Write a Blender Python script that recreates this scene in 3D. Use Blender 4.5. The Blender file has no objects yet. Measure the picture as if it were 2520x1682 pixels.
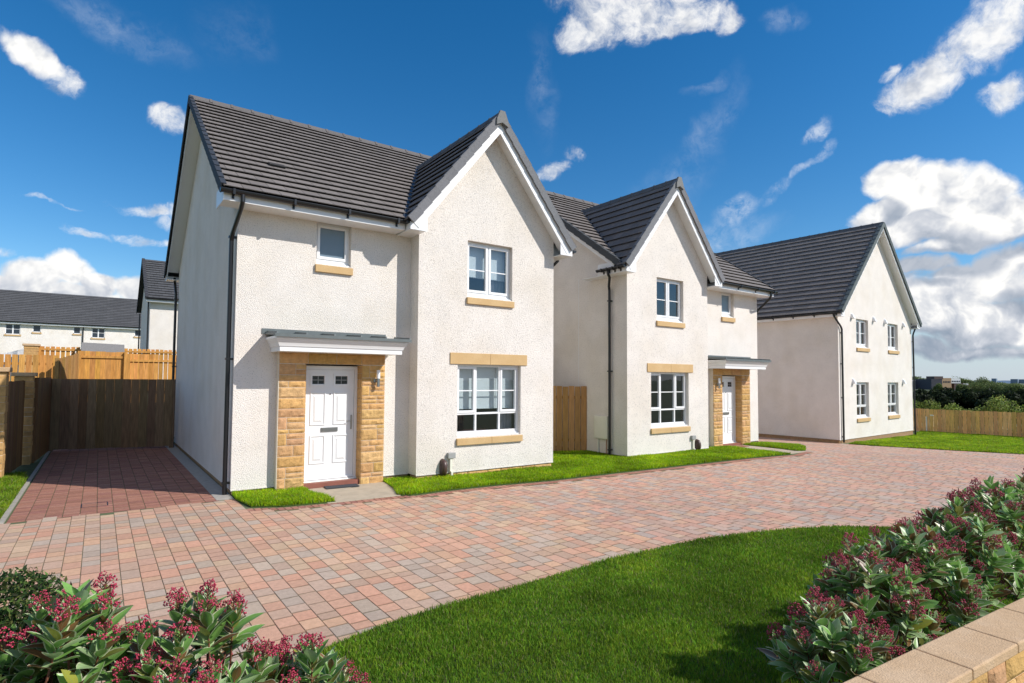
import bpy, bmesh, math, random
import numpy as np
from mathutils import Vector, noise
random.seed(7); rng = np.random.default_rng(7)
S = bpy.context.scene; COL = S.collection
R = math.radians
V = Vector

# ---------------------------------------------------------------- camera
F_PX, SY = 1417.6, 30.1
CP = V((-1.858, -10.711, 1.899))
C_R = V((0.8131, -0.5822, 0.0063)); C_F = V((0.5816, 0.8122, 0.0445))
C_F.normalize(); C_R = (C_R - C_F * C_R.dot(C_F)).normalized(); C_U = C_R.cross(C_F)
from mathutils import Matrix
cam = bpy.data.cameras.new('camera'); co = bpy.data.objects.new('camera', cam); COL.objects.link(co)
m = Matrix.Identity(4)
for i in range(3): m[i][0] = C_R[i]; m[i][1] = C_U[i]; m[i][2] = -C_F[i]; m[i][3] = CP[i]
co.matrix_world = m
cam.sensor_width = 36; cam.lens = F_PX / 2520 * 36; cam.shift_y = SY / 2520; cam.clip_start = .05; cam.clip_end = 20000
S.camera = co
def pix(x, y, z):
    q = V((x, y, z)) - CP; d = q.dot(C_F)
    if d < .1: return None
    return 1260 + F_PX * q.dot(C_R) / d, 871.1 - F_PX * q.dot(C_U) / d

# ---------------------------------------------------------------- bookkeeping
def tag(o, label=None, cat=None, group=None, kind=None):
    if label: o['label'] = label
    if cat: o['category'] = cat
    if group: o['group'] = group
    if kind: o['kind'] = kind
    return o
def empty(name, loc=(0, 0, 0), rz=0):
    o = bpy.data.objects.new(name, None); COL.objects.link(o)
    o.location = loc; o.rotation_euler = (0, 0, rz); o.empty_display_size = .2
    return o
def copy_tree(o, parent=None):
    c = o.copy(); COL.objects.link(c); c.parent = parent
    for ch in list(o.children): copy_tree(ch, c)
    return c

# ---------------------------------------------------------------- materials
def mat(name, base, rough=.6, var=.12, scale=6, bump=0, bscale=40, spec=.5, metal=0, attr=False, stretch=None, alt=None, altscale=2, trans=0, bump2=0, b2scale=8, clear=0):
    M = bpy.data.materials.new(name); M.use_nodes = True
    nt = M.node_tree; N = nt.nodes; L = nt.links; P = N['Principled BSDF']
    P.inputs['Roughness'].default_value = rough; P.inputs['Metallic'].default_value = metal
    P.inputs['Specular IOR Level'].default_value = spec
    tc = N.new('ShaderNodeTexCoord'); src = tc.outputs['Object']
    if stretch:
        mp = N.new('ShaderNodeMapping'); mp.inputs['Scale'].default_value = stretch; L.new(src, mp.inputs[0]); src = mp.outputs[0]
    n = N.new('ShaderNodeTexNoise'); n.inputs['Scale'].default_value = scale; n.inputs['Detail'].default_value = 5; L.new(src, n.inputs['Vector'])
    mr = N.new('ShaderNodeMapRange'); mr.inputs[1].default_value = .25; mr.inputs[2].default_value = .75
    mr.inputs[3].default_value = 1 - var; mr.inputs[4].default_value = 1 + var; L.new(n.outputs[0], mr.inputs[0])
    if attr:
        at = N.new('ShaderNodeAttribute'); at.attribute_name = 'col'; csrc = at.outputs['Color']
    else:
        rgb = N.new('ShaderNodeRGB'); rgb.outputs[0].default_value = (*base, 1); csrc = rgb.outputs[0]
    if alt:
        n2 = N.new('ShaderNodeTexNoise'); n2.inputs['Scale'].default_value = altscale; n2.inputs['Detail'].default_value = 4; L.new(src, n2.inputs['Vector'])
        r2 = N.new('ShaderNodeMapRange'); r2.inputs[1].default_value = .45; r2.inputs[2].default_value = .68; L.new(n2.outputs[0], r2.inputs[0])
        mx = N.new('ShaderNodeMix'); mx.data_type = 'RGBA'; L.new(r2.outputs[0], mx.inputs[0]); L.new(csrc, mx.inputs[6]); mx.inputs[7].default_value = (*alt, 1); csrc = mx.outputs[2]
    vm = N.new('ShaderNodeVectorMath'); vm.operation = 'SCALE'; L.new(csrc, vm.inputs[0]); L.new(mr.outputs[0], vm.inputs['Scale'])
    L.new(vm.outputs[0], P.inputs['Base Color'])
    last = None
    for b, bs in ((bump2, b2scale), (bump, bscale)):
        if b:
            nb = N.new('ShaderNodeTexNoise'); nb.inputs['Scale'].default_value = bs; nb.inputs['Detail'].default_value = 3; L.new(src, nb.inputs['Vector'])
            bp = N.new('ShaderNodeBump'); bp.inputs['Strength'].default_value = 1; bp.inputs['Distance'].default_value = b
            L.new(nb.outputs[0], bp.inputs['Height'])
            if last: L.new(last, bp.inputs['Normal'])
            last = bp.outputs[0]
    if last: L.new(last, P.inputs['Normal'])
    if trans:
        t = N.new('ShaderNodeBsdfTranslucent'); L.new(vm.outputs[0], t.inputs['Color']); ms = N.new('ShaderNodeMixShader'); ms.inputs[0].default_value = trans
        L.new(P.outputs[0], ms.inputs[1]); L.new(t.outputs[0], ms.inputs[2]); L.new(ms.outputs[0], N['Material Output'].inputs[0])
    M['p'] = 1
    return M
def render_mat():
    # dry-dash roughcast: pale pebbles in a cream binder with dark pits between them
    M = mat('roughcast', (.85, .79, .725), .92, .05, 2.2, spec=.2, alt=(.80, .73, .645), altscale=.9)
    nt = M.node_tree; N = nt.nodes; L = nt.links; P = N['Principled BSDF']
    tc = N['Texture Coordinate']
    vo = N.new('ShaderNodeTexVoronoi'); vo.inputs['Scale'].default_value = 90; L.new(tc.outputs['Object'], vo.inputs['Vector'])
    nz = N.new('ShaderNodeTexNoise'); nz.inputs['Scale'].default_value = 66; nz.inputs['Detail'].default_value = 6; nz.inputs['Roughness'].default_value = .65; L.new(tc.outputs['Object'], nz.inputs['Vector'])
    ad = N.new('ShaderNodeMath'); ad.operation = 'MULTIPLY_ADD'; ad.inputs[1].default_value = -.5; L.new(vo.outputs['Distance'], ad.inputs[0]); L.new(nz.outputs[0], ad.inputs[2])
    bp = N.new('ShaderNodeBump'); bp.inputs['Strength'].default_value = 1; bp.inputs['Distance'].default_value = .0135; L.new(ad.outputs[0], bp.inputs['Height']); L.new(bp.outputs[0], P.inputs['Normal'])
    pits = N.new('ShaderNodeTexNoise'); pits.inputs['Scale'].default_value = 46; pits.inputs['Detail'].default_value = 2; L.new(tc.outputs['Object'], pits.inputs['Vector'])
    mr = N.new('ShaderNodeMapRange'); mr.inputs[1].default_value = .30; mr.inputs[2].default_value = .43; mr.inputs[3].default_value = .70; mr.inputs[4].default_value = 1; L.new(pits.outputs[0], mr.inputs[0])
    old = P.inputs['Base Color'].links[0].from_socket
    vm = N.new('ShaderNodeVectorMath'); vm.operation = 'SCALE'; L.new(old, vm.inputs[0]); L.new(mr.outputs[0], vm.inputs['Scale']); L.new(vm.outputs[0], P.inputs['Base Color'])
    return M
def glass_mat(name, tint=(.85, .9, .92), refl=.10):
    M = bpy.data.materials.new(name); M.use_nodes = True; nt = M.node_tree; N = nt.nodes; L = nt.links
    N.remove(N['Principled BSDF'])
    t = N.new('ShaderNodeBsdfTransparent'); t.inputs[0].default_value = (*tint, 1)
    g = N.new('ShaderNodeBsdfGlossy'); g.inputs['Roughness'].default_value = .01; g.inputs[0].default_value = (.95, .97, 1, 1)
    lw = N.new('ShaderNodeLayerWeight'); lw.inputs[0].default_value = .5; fr = N.new('ShaderNodeMath'); fr.operation = 'POWER'; fr.inputs[1].default_value = 4; L.new(lw.outputs['Facing'], fr.inputs[0])
    ml = N.new('ShaderNodeMath'); ml.operation = 'MULTIPLY_ADD'; ml.inputs[1].default_value = .8; ml.inputs[2].default_value = refl; ml.use_clamp = True; L.new(fr.outputs[0], ml.inputs[0])
    ms = N.new('ShaderNodeMixShader'); L.new(ml.outputs[0], ms.inputs[0]); L.new(t.outputs[0], ms.inputs[1]); L.new(g.outputs[0], ms.inputs[2])
    L.new(ms.outputs[0], N['Material Output'].inputs[0])
    nz = N.new('ShaderNodeTexNoise'); nz.inputs['Scale'].default_value = 1.5; bp = N.new('ShaderNodeBump'); bp.inputs['Distance'].default_value = .002
    L.new(nz.outputs[0], bp.inputs['Height']); L.new(bp.outputs[0], g.inputs['Normal'])
    return M
MT = dict(
    render=render_mat(),
    tile=mat('roof_tile', None, .78, .14, 30, bump=.004, bscale=60, spec=.35, attr=True),
    deck=mat('roof_felt', (.03, .03, .032), .9),
    lead=mat('lead_valley', (.035, .042, .055), .45, .1),
    upvc=mat('white_upvc', (.84, .84, .84), .32, .015, 3),
    cornice=mat('white_moulding', (.82, .82, .82), .4, .02, 3),
    black=mat('black_plastic', (.012, .012, .013), .33, .1),
    sill=mat('cast_stone', (.56, .37, .17), .8, .07, 40, bump=.001, bscale=90, alt=(.60, .41, .20), altscale=3),
    stone=mat('rock_faced_stone', None, .9, .2, 14, bump=.008, bscale=45, attr=True, bump2=.006, b2scale=14, spec=.2),
    mortar=mat('mortar', (.68, .60, .48), .95, .1, 40, bump=.003),
    plinth=mat('base_course_stone', (.33, .2, .1), .9, .25, 14, bump=.008, bscale=30),
    glass=glass_mat('window_glass'),
    frost=mat('frosted_glass', (.17, .23, .28), .25, .10, 1.4, bump=.001, bscale=200),
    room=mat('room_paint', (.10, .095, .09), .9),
    blind=mat('blind_fabric', (.74, .78, .78), .9, .02, 5, trans=.25),
    curtain=mat('curtain_fabric', (.25, .25, .27), .9),
    steel=mat('brushed_steel', (.45, .44, .42), .3, .05, metal=1),
    lamp=mat('opal_glass', (.85, .85, .88), .3, .01),
    greyroof=mat('grey_sheet_roof', (.125, .145, .145), .5, .12, 8),
    mat_=mat('rubber_mat', (.04, .045, .055), .95, .3, 60, bump=.006, bscale=120),
    terra=mat('red_threshold_tile', (.26, .09, .06), .7),
    brown=mat('brown_plastic', (.075, .04, .032), .4, .05),
    grey=mat('grey_plastic', (.33, .33, .32), .5, .05),
    cream=mat('meter_box_plastic', (.80, .77, .66), .5, .03),
    wood=mat('treated_timber', None, .8, .28, 5, bump=.004, bscale=24, attr=True, stretch=(6, 6, .6), spec=.2),
    block=mat('block_paver', None, .9, .12, 30, bump=.004, bscale=130, attr=True, spec=.2, alt=None),
    slab=mat('paving_slab', (.42, .35, .26), .9, .14, 5, bump=.003, bscale=90),
    sand=mat('jointing_sand', (.12, .09, .065), 1, .3, 12),
    kerb=mat('concrete_kerb', (.36, .33, .29), .9, .15, 12, bump=.004, bscale=70),
    turf=mat('turf_soil', (.05, .085, .01), 1, .35, 9, bump=.02, bscale=40),
    field=mat('field_grass', (.085, .11, .045), 1, .3, .08, bump=.05, bscale=4, alt=(.13, .14, .07), altscale=.03),
    soil=mat('soil', (.05, .033, .02), 1, .4, 12, bump=.03, bscale=20),
    grass=mat('grass_blade', None, .7, .22, 1.3, attr=True, trans=.35, spec=.12),
    coping=mat('coping_stone', (.54, .36, .205), .88, .10, 30, bump=.004, bscale=110, alt=(.59, .41, .25), altscale=5),
    stem=mat('plant_stem', (.16, .055, .03), .7, .2),
    bark=mat('bark', (.09, .07, .05), .95, .3, bump=.01),
    hill=mat('haze_tinted_hill', (.10, .16, .24), 1, .15, .003),  # distance haze is put into the bluish base colour
    dark_clad=mat('dark_cladding', (.035, .035, .05), .6),
    tan_brick=mat('tan_brick', (.46, .3, .18), .9),
    white_clad=mat('white_cladding', (.8, .8, .8), .6),
    brown_clad=mat('brown_cladding', (.10, .065, .06), .7),
    grey_clad=mat('grey_cladding', (.3, .32, .36), .6),
    tower=mat('haze_tinted_tower', (.16, .22, .30), .8),  # blue of the distant air is mixed into the wall colour
    sheet=mat('tarpaulin', (.6, .6, .62), .6, .1, 4, bump=.04, bscale=5),
    shed=mat('shed_felt', (.21, .2, .19), .95, .15, 20, bump=.004),
)

# ---------------------------------------------------------------- mesh builder
class MB:
    def __init__(s, sx=1): s.v = []; s.f = []; s.c = []; s.sx = sx
    def face(s, pts, col=(1, 1, 1)):
        b = len(s.v); s.v += [(p[0] * s.sx, p[1], p[2]) for p in pts]
        f = list(range(b, b + len(pts))); s.f.append(f[::-1] if s.sx < 0 else f); s.c.append(col)
    def hexa(s, P, col=(1, 1, 1)):   # P: 8 corners (x,y,z bit order) 
        b = len(s.v); s.v += [(p[0] * s.sx, p[1], p[2]) for p in P]
        for f in ((0, 2, 3, 1), (4, 5, 7, 6), (0, 1, 5, 4), (2, 6, 7, 3), (0, 4, 6, 2), (1, 3, 7, 5)):
            g = [b + i for i in f]; s.f.append(g[::-1] if s.sx < 0 else g); s.c.append(col)
    def box(s, x0, x1, y0, y1, z0, z1, col=(1, 1, 1)):
        s.hexa([(x, y, z) for z in (z0, z1) for y in (y0, y1) for x in (x0, x1)], col)
    def fbox(s, O, A, B, C, a0, a1, b0, b1, c0, c1, tilt=0, col=(1, 1, 1)):
        # box in frame A,B,C; 'tilt' lifts the b0 end along C
        P = []
        for c in (c0, c1):
            for b in (b0, b1):
                for a in (a0, a1): P.append(O + A * a + B * b + C * (c + (tilt if b == b0 else 0)))
        s.hexa(P, col)
    def prism(s, prof, p0, p1, U, W, col=(1, 1, 1), caps=True):
        a = [p0 + U * u + W * w for u, w in prof]; b = [p1 + U * u + W * w for u, w in prof]; n = len(prof)
        for i in range(n): s.face([a[i], a[(i + 1) % n], b[(i + 1) % n], b[i]], col)
        if caps: s.face(a[::-1], col); s.face(b, col)
    def tube(s, path, r, n=8, col=(1, 1, 1), r1=None):
        path = [V(p) for p in path]; rings = []; base = len(s.v); u = None
        for i, p in enumerate(path):
            d = (path[min(i + 1, len(path) - 1)] - path[max(i - 1, 0)]).normalized()
            if u is None: u = d.orthogonal().normalized()
            u = (u - d * u.dot(d)).normalized()
            w = d.cross(u); rr = r if r1 is None else r + (r1 - r) * i / (len(path) - 1)
            for k in range(n):
                a = 2 * math.pi * k / n; q = p + u * math.cos(a) * rr + w * math.sin(a) * rr; s.v.append((q.x * s.sx, q.y, q.z))
        for i in range(len(path) - 1):
            for k in range(n):
                a = base + i * n + k; b = base + i * n + (k + 1) % n
                s.f.append([a, b, b + n, a + n]); s.c.append(col)
        s.f.append([base + k for k in range(n)][::-1]); s.c.append(col)
        e = base + (len(path) - 1) * n; s.f.append([e + k for k in range(n)]); s.c.append(col)
    def build(s, name, m, parent=None, smooth=False, bevel=0, label=None):
        me = bpy.data.meshes.new(name); me.from_pydata(s.v, [], s.f)
        at = me.attributes.new('col', 'FLOAT_COLOR', 'FACE')
        at.data.foreach_set('color', np.array([(c[0], c[1], c[2], 1) for c in s.c], 'f').ravel())
        if smooth: me.polygons.foreach_set('use_smooth', [True] * len(me.polygons))
        me.materials.append(MT[m] if isinstance(m, str) else m)
        o = bpy.data.objects.new(name, me); COL.objects.link(o); o.parent = parent
        if bevel:
            b = o.modifiers.new('bevel', 'BEVEL'); b.width = bevel; b.segments = 2; b.limit_method = 'ANGLE'
        if label: o['label'] = label
        return o
def np_mesh(name, verts, tris, cols, m, parent=None, nper=3, smooth=False, domain='FACE', uv=None):
    me = bpy.data.meshes.new(name); nv = len(verts); nf = len(tris)
    me.vertices.add(nv); me.vertices.foreach_set('co', np.ascontiguousarray(verts, 'f').ravel())
    me.loops.add(nf * nper); me.loops.foreach_set('vertex_index', np.ascontiguousarray(tris, 'i').ravel())
    me.polygons.add(nf); me.polygons.foreach_set('loop_start', np.arange(nf, dtype='i') * nper)
    me.polygons.foreach_set('loop_total', np.full(nf, nper, 'i'))
    me.polygons.foreach_set('use_smooth', np.full(nf, bool(smooth)))
    me.update(calc_edges=True)
    at = me.attributes.new('col', 'FLOAT_COLOR', domain)
    at.data.foreach_set('color', np.concatenate([cols, np.ones((len(cols), 1))], 1).astype('f').ravel())
    if uv is not None:
        a2 = me.attributes.new('leaf', 'FLOAT_COLOR', 'POINT'); a2.data.foreach_set('color', np.concatenate([uv, np.ones((len(uv), 1))], 1).astype('f').ravel())
    me.materials.append(MT[m] if isinstance(m, str) else m)
    o = bpy.data.objects.new(name, me); COL.objects.link(o); o.parent = parent
    return o
X, Y, Z = V((1, 0, 0)), V((0, 1, 0)), V((0, 0, 1))
def G(x):
    x = max(0, min(x, 26)); return -.08 - .009 * x - .0003 * x * x

# ---------------------------------------------------------------- roof pieces
def jit(c, a=.07):
    k = 1 + random.uniform(-a, a); return tuple(q * k for q in c)
TILE = (.185, .163, .15)
def slope(mb, O, U, W, N, LU, LV, gauge=.31, tw=.3, skip=None, col=TILE, clampR=None):
    """overlapping interlocking tiles laid in courses on the plane O + U*u + W*w"""
    rows = int(round(LV / gauge)); gauge = LV / rows
    for r in range(rows):
        u = -tw * (.5 if r % 2 else 0)
        while u < LU:
            a, b = max(u, 0) + .004, min(u + tw, LU) - .004; u += tw
            if b - a < .02: continue
            c = O + U * ((a + b) / 2) + W * ((r + .5) * gauge)
            if skip and skip(c): continue
            t = random.uniform(0, .003)
            mb.fbox(O, U, W, N, a, b, r * gauge - .035, (r + 1) * gauge, .004, .018, tilt=.046 + t, col=jit(col, .11))
def verge(mb, O, W, N, Out, LV, gauge=.31, col=(.12, .125, .13), top=.11):
    rows = int(round(LV / gauge)); gauge = LV / rows
    for r in range(rows):
        c = jit(col, .07)
        mb.fbox(O, Out, W, N, -top, .035, r * gauge, (r + 1) * gauge - .001, .050, .064, tilt=.016, col=c)
        mb.fbox(O, Out, W, N, .010, .0345, r * gauge, (r + 1) * gauge - .001, -.105, .049, tilt=.015, col=c)
def ridge(mb, p0, p1, side, s0, s1, seg=.45, col=(.13, .12, .115)):
    d = (p1 - p0); L = d.length; d.normalize(); n = max(1, round(L / seg)); g = L / n
    for i in range(n):
        a, b = p0 + d * (i * g), p0 + d * ((i + 1) * g - .008); c = jit(col, .06)
        pr = [(-.13, -.13 * s0 + .03), (-.05, .045), (.05, .045), (.13, -.13 * s1 + .03), (.11, -.13 * s1), (0, .0), (-.11, -.13 * s0)]
        mb.prism(pr, a, b, side, Z, c)
        pr2 = [(u * 1.07, w + .012) for u, w in pr]
        mb.prism(pr2, b - d * .05, b + d * .004, side, Z, c)
def gutter(mb, p0, p1, r=.056):
    d = (p1 - p0).normalized(); side = d.cross(Z); prof = [(math.cos(a) * r, math.sin(a) * r) for a in [math.pi + i * math.pi / 6 for i in range(7)]]
    prof += [(r * .9, .012), (-r * .9, .012)]
    mb.prism(prof, p0, p1, side, Z)
def brackets(par, sx, p0, p1, back, step=.85):
    d = (p1 - p0); L = d.length; d.normalize(); n = max(1, int(L / step))
    for i in range(n + 1):
        mb = MB(sx); c = p0 + d * (.2 + i * (L - .4) / n)
        mb.fbox(c, d, back, Z, -.018, .018, -.066, .072, -.07, -.05); mb.fbox(c, d, back, Z, -.018, .018, -.068, -.05, -.055, .02)
        mb.fbox(c, d, back, Z, -.018, .018, .045, .075, -.12, -.045)
        mb.build('gutter_bracket', 'black', par)

# ---------------------------------------------------------------- windows
def window(par, sx, x0, x1, z0, z1, yw, cols, transom=None, bar=None, frost=False, blind=None, lintel=None, curtain=False, label=None, room=True):
    """cols: sash widths in fractions. returns the frame mesh; panes, sills, lintels are its children"""
    yf = yw + .105; f = MB(sx); p = MB(sx)
    d0, d1 = yf, yf + .06
    f.box(x0, x0 + .045, d0, d1, z0 + .06, z1); f.box(x1 - .045, x1, d0, d1, z0 + .06, z1)
    f.box(x0 + .045, x1 - .045, d0, d1, z1 - .05, z1)
    f.box(x0 + .09, x1 - .09, d0 - .012, d0, z1 - .035, z1 - .015)            # trickle vent
    f.box(x0 + .045, x1 - .045, d0, d1, z0 + .06, z0 + .115)
    f.box(x0 + .002, x1 - .002, d0 - .075, d1, z0 + .004, z0 + .028); f.box(x0 + .01, x1 - .01, d0 - .02, d1, z0 + .028, z0 + .06)
    ix0, ix1, iz0, iz1 = x0 + .045, x1 - .045, z0 + .115, z1 - .05
    tot = sum(cols); W_ = ix1 - ix0; mw = .04; x = ix0
    def glaze(a, b, c, d, sash, barz=None):
        if sash:
            t = .045
            f.box(a, a + t, d0 - .016, d1 - .012, c, d); f.box(b - t, b, d0 - .016, d1 - .012, c, d)
            f.box(a + t, b - t, d0 - .016, d1 - .012, d - t, d); f.box(a + t, b - t, d0 - .016, d1 - .012, c, c + t + .005)
            a += t; b -= t; c += t + .005; d -= t
        if barz: f.box(a, b, d0 + .008, d0 + .02, barz - .011, barz + .011)
        p.face([(a, d0 + .022, c), (b, d0 + .022, c), (b, d0 + .022, d), (a, d0 + .022, d)])
    spans = []
    for i, c in enumerate(cols):
        w = (W_ - mw * (len(cols) - 1)) * c / tot; spans.append((x, x + w))
        if i < len(cols) - 1: f.box(x + w, x + w + mw, d0 - .002, d1 - .005, iz0, iz1)
        x += w + mw
    for i, (a, b) in enumerate(spans):
        mid_fixed = len(cols) == 3 and i == 1
        if transom:
            f.box(a, b, d0 - .001, d1 - .006, transom - .02, transom + .02)
            glaze(a, b, iz0, transom - .02, False)
            glaze(a, b, transom + .02, iz1, not mid_fixed, bar)
        else: glaze(a, b, iz0, iz1, not frost or True, bar)
    o = f.build('window', 'upvc', par, label=label)
    p.build('pane', 'frost' if frost else 'glass', o)
    s = MB(sx); s1 = (x0 + x1) / 2 + .02; yo = yw - .05; zt = z0 - .004
    segs = ((x0 - .02, s1 - .003), (s1 + .003, x1 + .03)) if x1 - x0 > 1.4 else ((x0 - .02, x1 + .03),)
    for a, b in segs:
        s.hexa([(a, yo, zt - .15), (b, yo, zt - .15), (a, yw + .1, zt - .15), (b, yw + .1, zt - .15), (a, yo, zt - .018), (b, yo, zt - .018), (a, yw + .1, zt), (b, yw + .1, zt)])
    s.build('sill', 'sill', o, bevel=.004)
    if lintel:
        s = MB(sx); a, b, c, d = lintel; mm = (a + b) / 2
        s.box(a, mm - .002, yw - .022, yw + .1, c, d); s.box(mm + .002, b, yw - .022, yw + .1, c, d); s.build('lintel', 'sill', o, bevel=.004)
    if blind:
        s = MB(sx)
        for a, b in (spans if len(spans) > 1 else spans):
            s.box(a - .015, b + .015, d1 + .10, d1 + .104, blind, z1); s.box(a - .015, b + .015, d1 + .095, d1 + .109, blind - .02, blind)
        s.build('blind', 'blind', o)
    if curtain:
        s = MB(sx); n = 14; a = x1 - .02; pts = [(a - .03 * i, d1 + .16 + .025 * math.sin(i * 1.9)) for i in range(n)]
        for q, w in zip(pts, pts[1:]): s.face([(q[0], q[1], z0), (w[0], w[1], z0), (w[0], w[1], z1), (q[0], q[1], z1)])
        s.build('curtain', 'curtain', o)
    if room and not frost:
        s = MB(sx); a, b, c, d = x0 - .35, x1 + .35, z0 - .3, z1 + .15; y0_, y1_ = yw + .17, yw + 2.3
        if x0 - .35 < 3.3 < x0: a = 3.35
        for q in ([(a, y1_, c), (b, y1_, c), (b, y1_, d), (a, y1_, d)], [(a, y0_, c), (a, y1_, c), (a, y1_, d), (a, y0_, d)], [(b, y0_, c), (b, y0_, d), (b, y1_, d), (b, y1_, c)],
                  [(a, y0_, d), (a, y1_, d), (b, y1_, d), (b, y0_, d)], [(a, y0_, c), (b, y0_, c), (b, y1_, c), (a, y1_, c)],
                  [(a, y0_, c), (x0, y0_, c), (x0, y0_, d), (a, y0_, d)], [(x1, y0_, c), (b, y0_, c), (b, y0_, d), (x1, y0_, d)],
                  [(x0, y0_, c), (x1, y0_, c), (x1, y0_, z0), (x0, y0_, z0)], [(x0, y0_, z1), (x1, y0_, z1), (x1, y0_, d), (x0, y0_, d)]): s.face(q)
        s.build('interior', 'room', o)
    return o
def sheet_y(mb, x0, x1, z0, z1, y, holes, dep=.17):
    xs = sorted({x0, x1, *[h[0] for h in holes], *[h[1] for h in holes]}); zs = sorted({z0, z1, *[h[2] for h in holes], *[h[3] for h in holes]})
    for a, b in zip(xs, xs[1:]):
        for c, d in zip(zs, zs[1:]):
            cx, cz = (a + b) / 2, (c + d) / 2
            if any(h[0] < cx < h[1] and h[2] < cz < h[3] for h in holes): continue
            mb.face([(a, y, c), (b, y, c), (b, y, d), (a, y, d)])
    for h in holes:
        a, b, c, d = h[:4]; y2 = y + dep
        mb.face([(a, y, c), (a, y, d), (a, y2, d), (a, y2, c)]); mb.face([(b, y, c), (b, y2, c), (b, y2, d), (b, y, d)])
        mb.face([(a, y, d), (b, y, d), (b, y2, d), (a, y2, d)]); mb.face([(a, y, c), (a, y2, c), (b, y2, c), (b, y, c)])

def stone_face(mb, blocks, y, dep, sx_, seed=0):
    """rock-faced blocks; blocks: (x0,x1,z0,z1)"""
    for (a, b, c, d) in blocks:
        a += .005; b -= .005; c += .005; d -= .005
        nx = max(2, int((b - a) / .035)); nz = max(2, int((d - c) / .03)); col = jit((.55, .335, .145), .13)
        col = (col[0], col[1] * random.uniform(.93, 1.05), col[2] * random.uniform(.8, 1.15))
        grid = [[None] * (nz + 1) for _ in range(nx + 1)]
        for i in range(nx + 1):
            for j in range(nz + 1):
                x = a + (b - a) * i / nx; z = c + (d - c) * j / nz
                edge = min(i, nx - i, j, nz - j) == 0
                h = 0 if edge else .010 + .012 * (noise.noise(V((x * 9, seed + y, z * 11))) + .3) + .009 * noise.noise(V((x * 31, seed, z * 31)))
                grid[i][j] = (x, y - max(h, 0), z)
        for i in range(nx):
            for j in range(nz): mb.face([grid[i][j], grid[i + 1][j], grid[i + 1][j + 1], grid[i][j + 1]], col)
        mb.box(a, b, y + .0005, y + dep, c, d, col)
def courses(x0, x1, z0, z1, seed):
    r = random.Random(seed); z = z0; out = []
    while z < z1 - .03:
        h = r.choice([.075, .11, .15, .19, .21]); h = min(h, z1 - z)
        if z1 - z - h < .06: h = z1 - z
        x = x0
        if h < .09 or r.random() < .45 and h > .16:
            if h > .16:
                xm = x0 + (x1 - x0) * r.choice([.33, .62, .7]); hh = h * r.uniform(.4, .6)
                out.append((x0, xm, z, z + h)); out.append((xm, x1, z, z + hh)); out.append((xm, x1, z + hh, z + h))
            else:
                xm = x0 + (x1 - x0) * r.uniform(.35, .7); out += [(x0, xm, z, z + h), (xm, x1, z, z + h)]
        elif r.random() < .5: xm = x0 + (x1 - x0) * r.uniform(.3, .75); out += [(x0, xm, z, z + h), (xm, x1, z, z + h)]
        else: out.append((x0, x1, z, z + h))
        z += h
    return out
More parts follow.
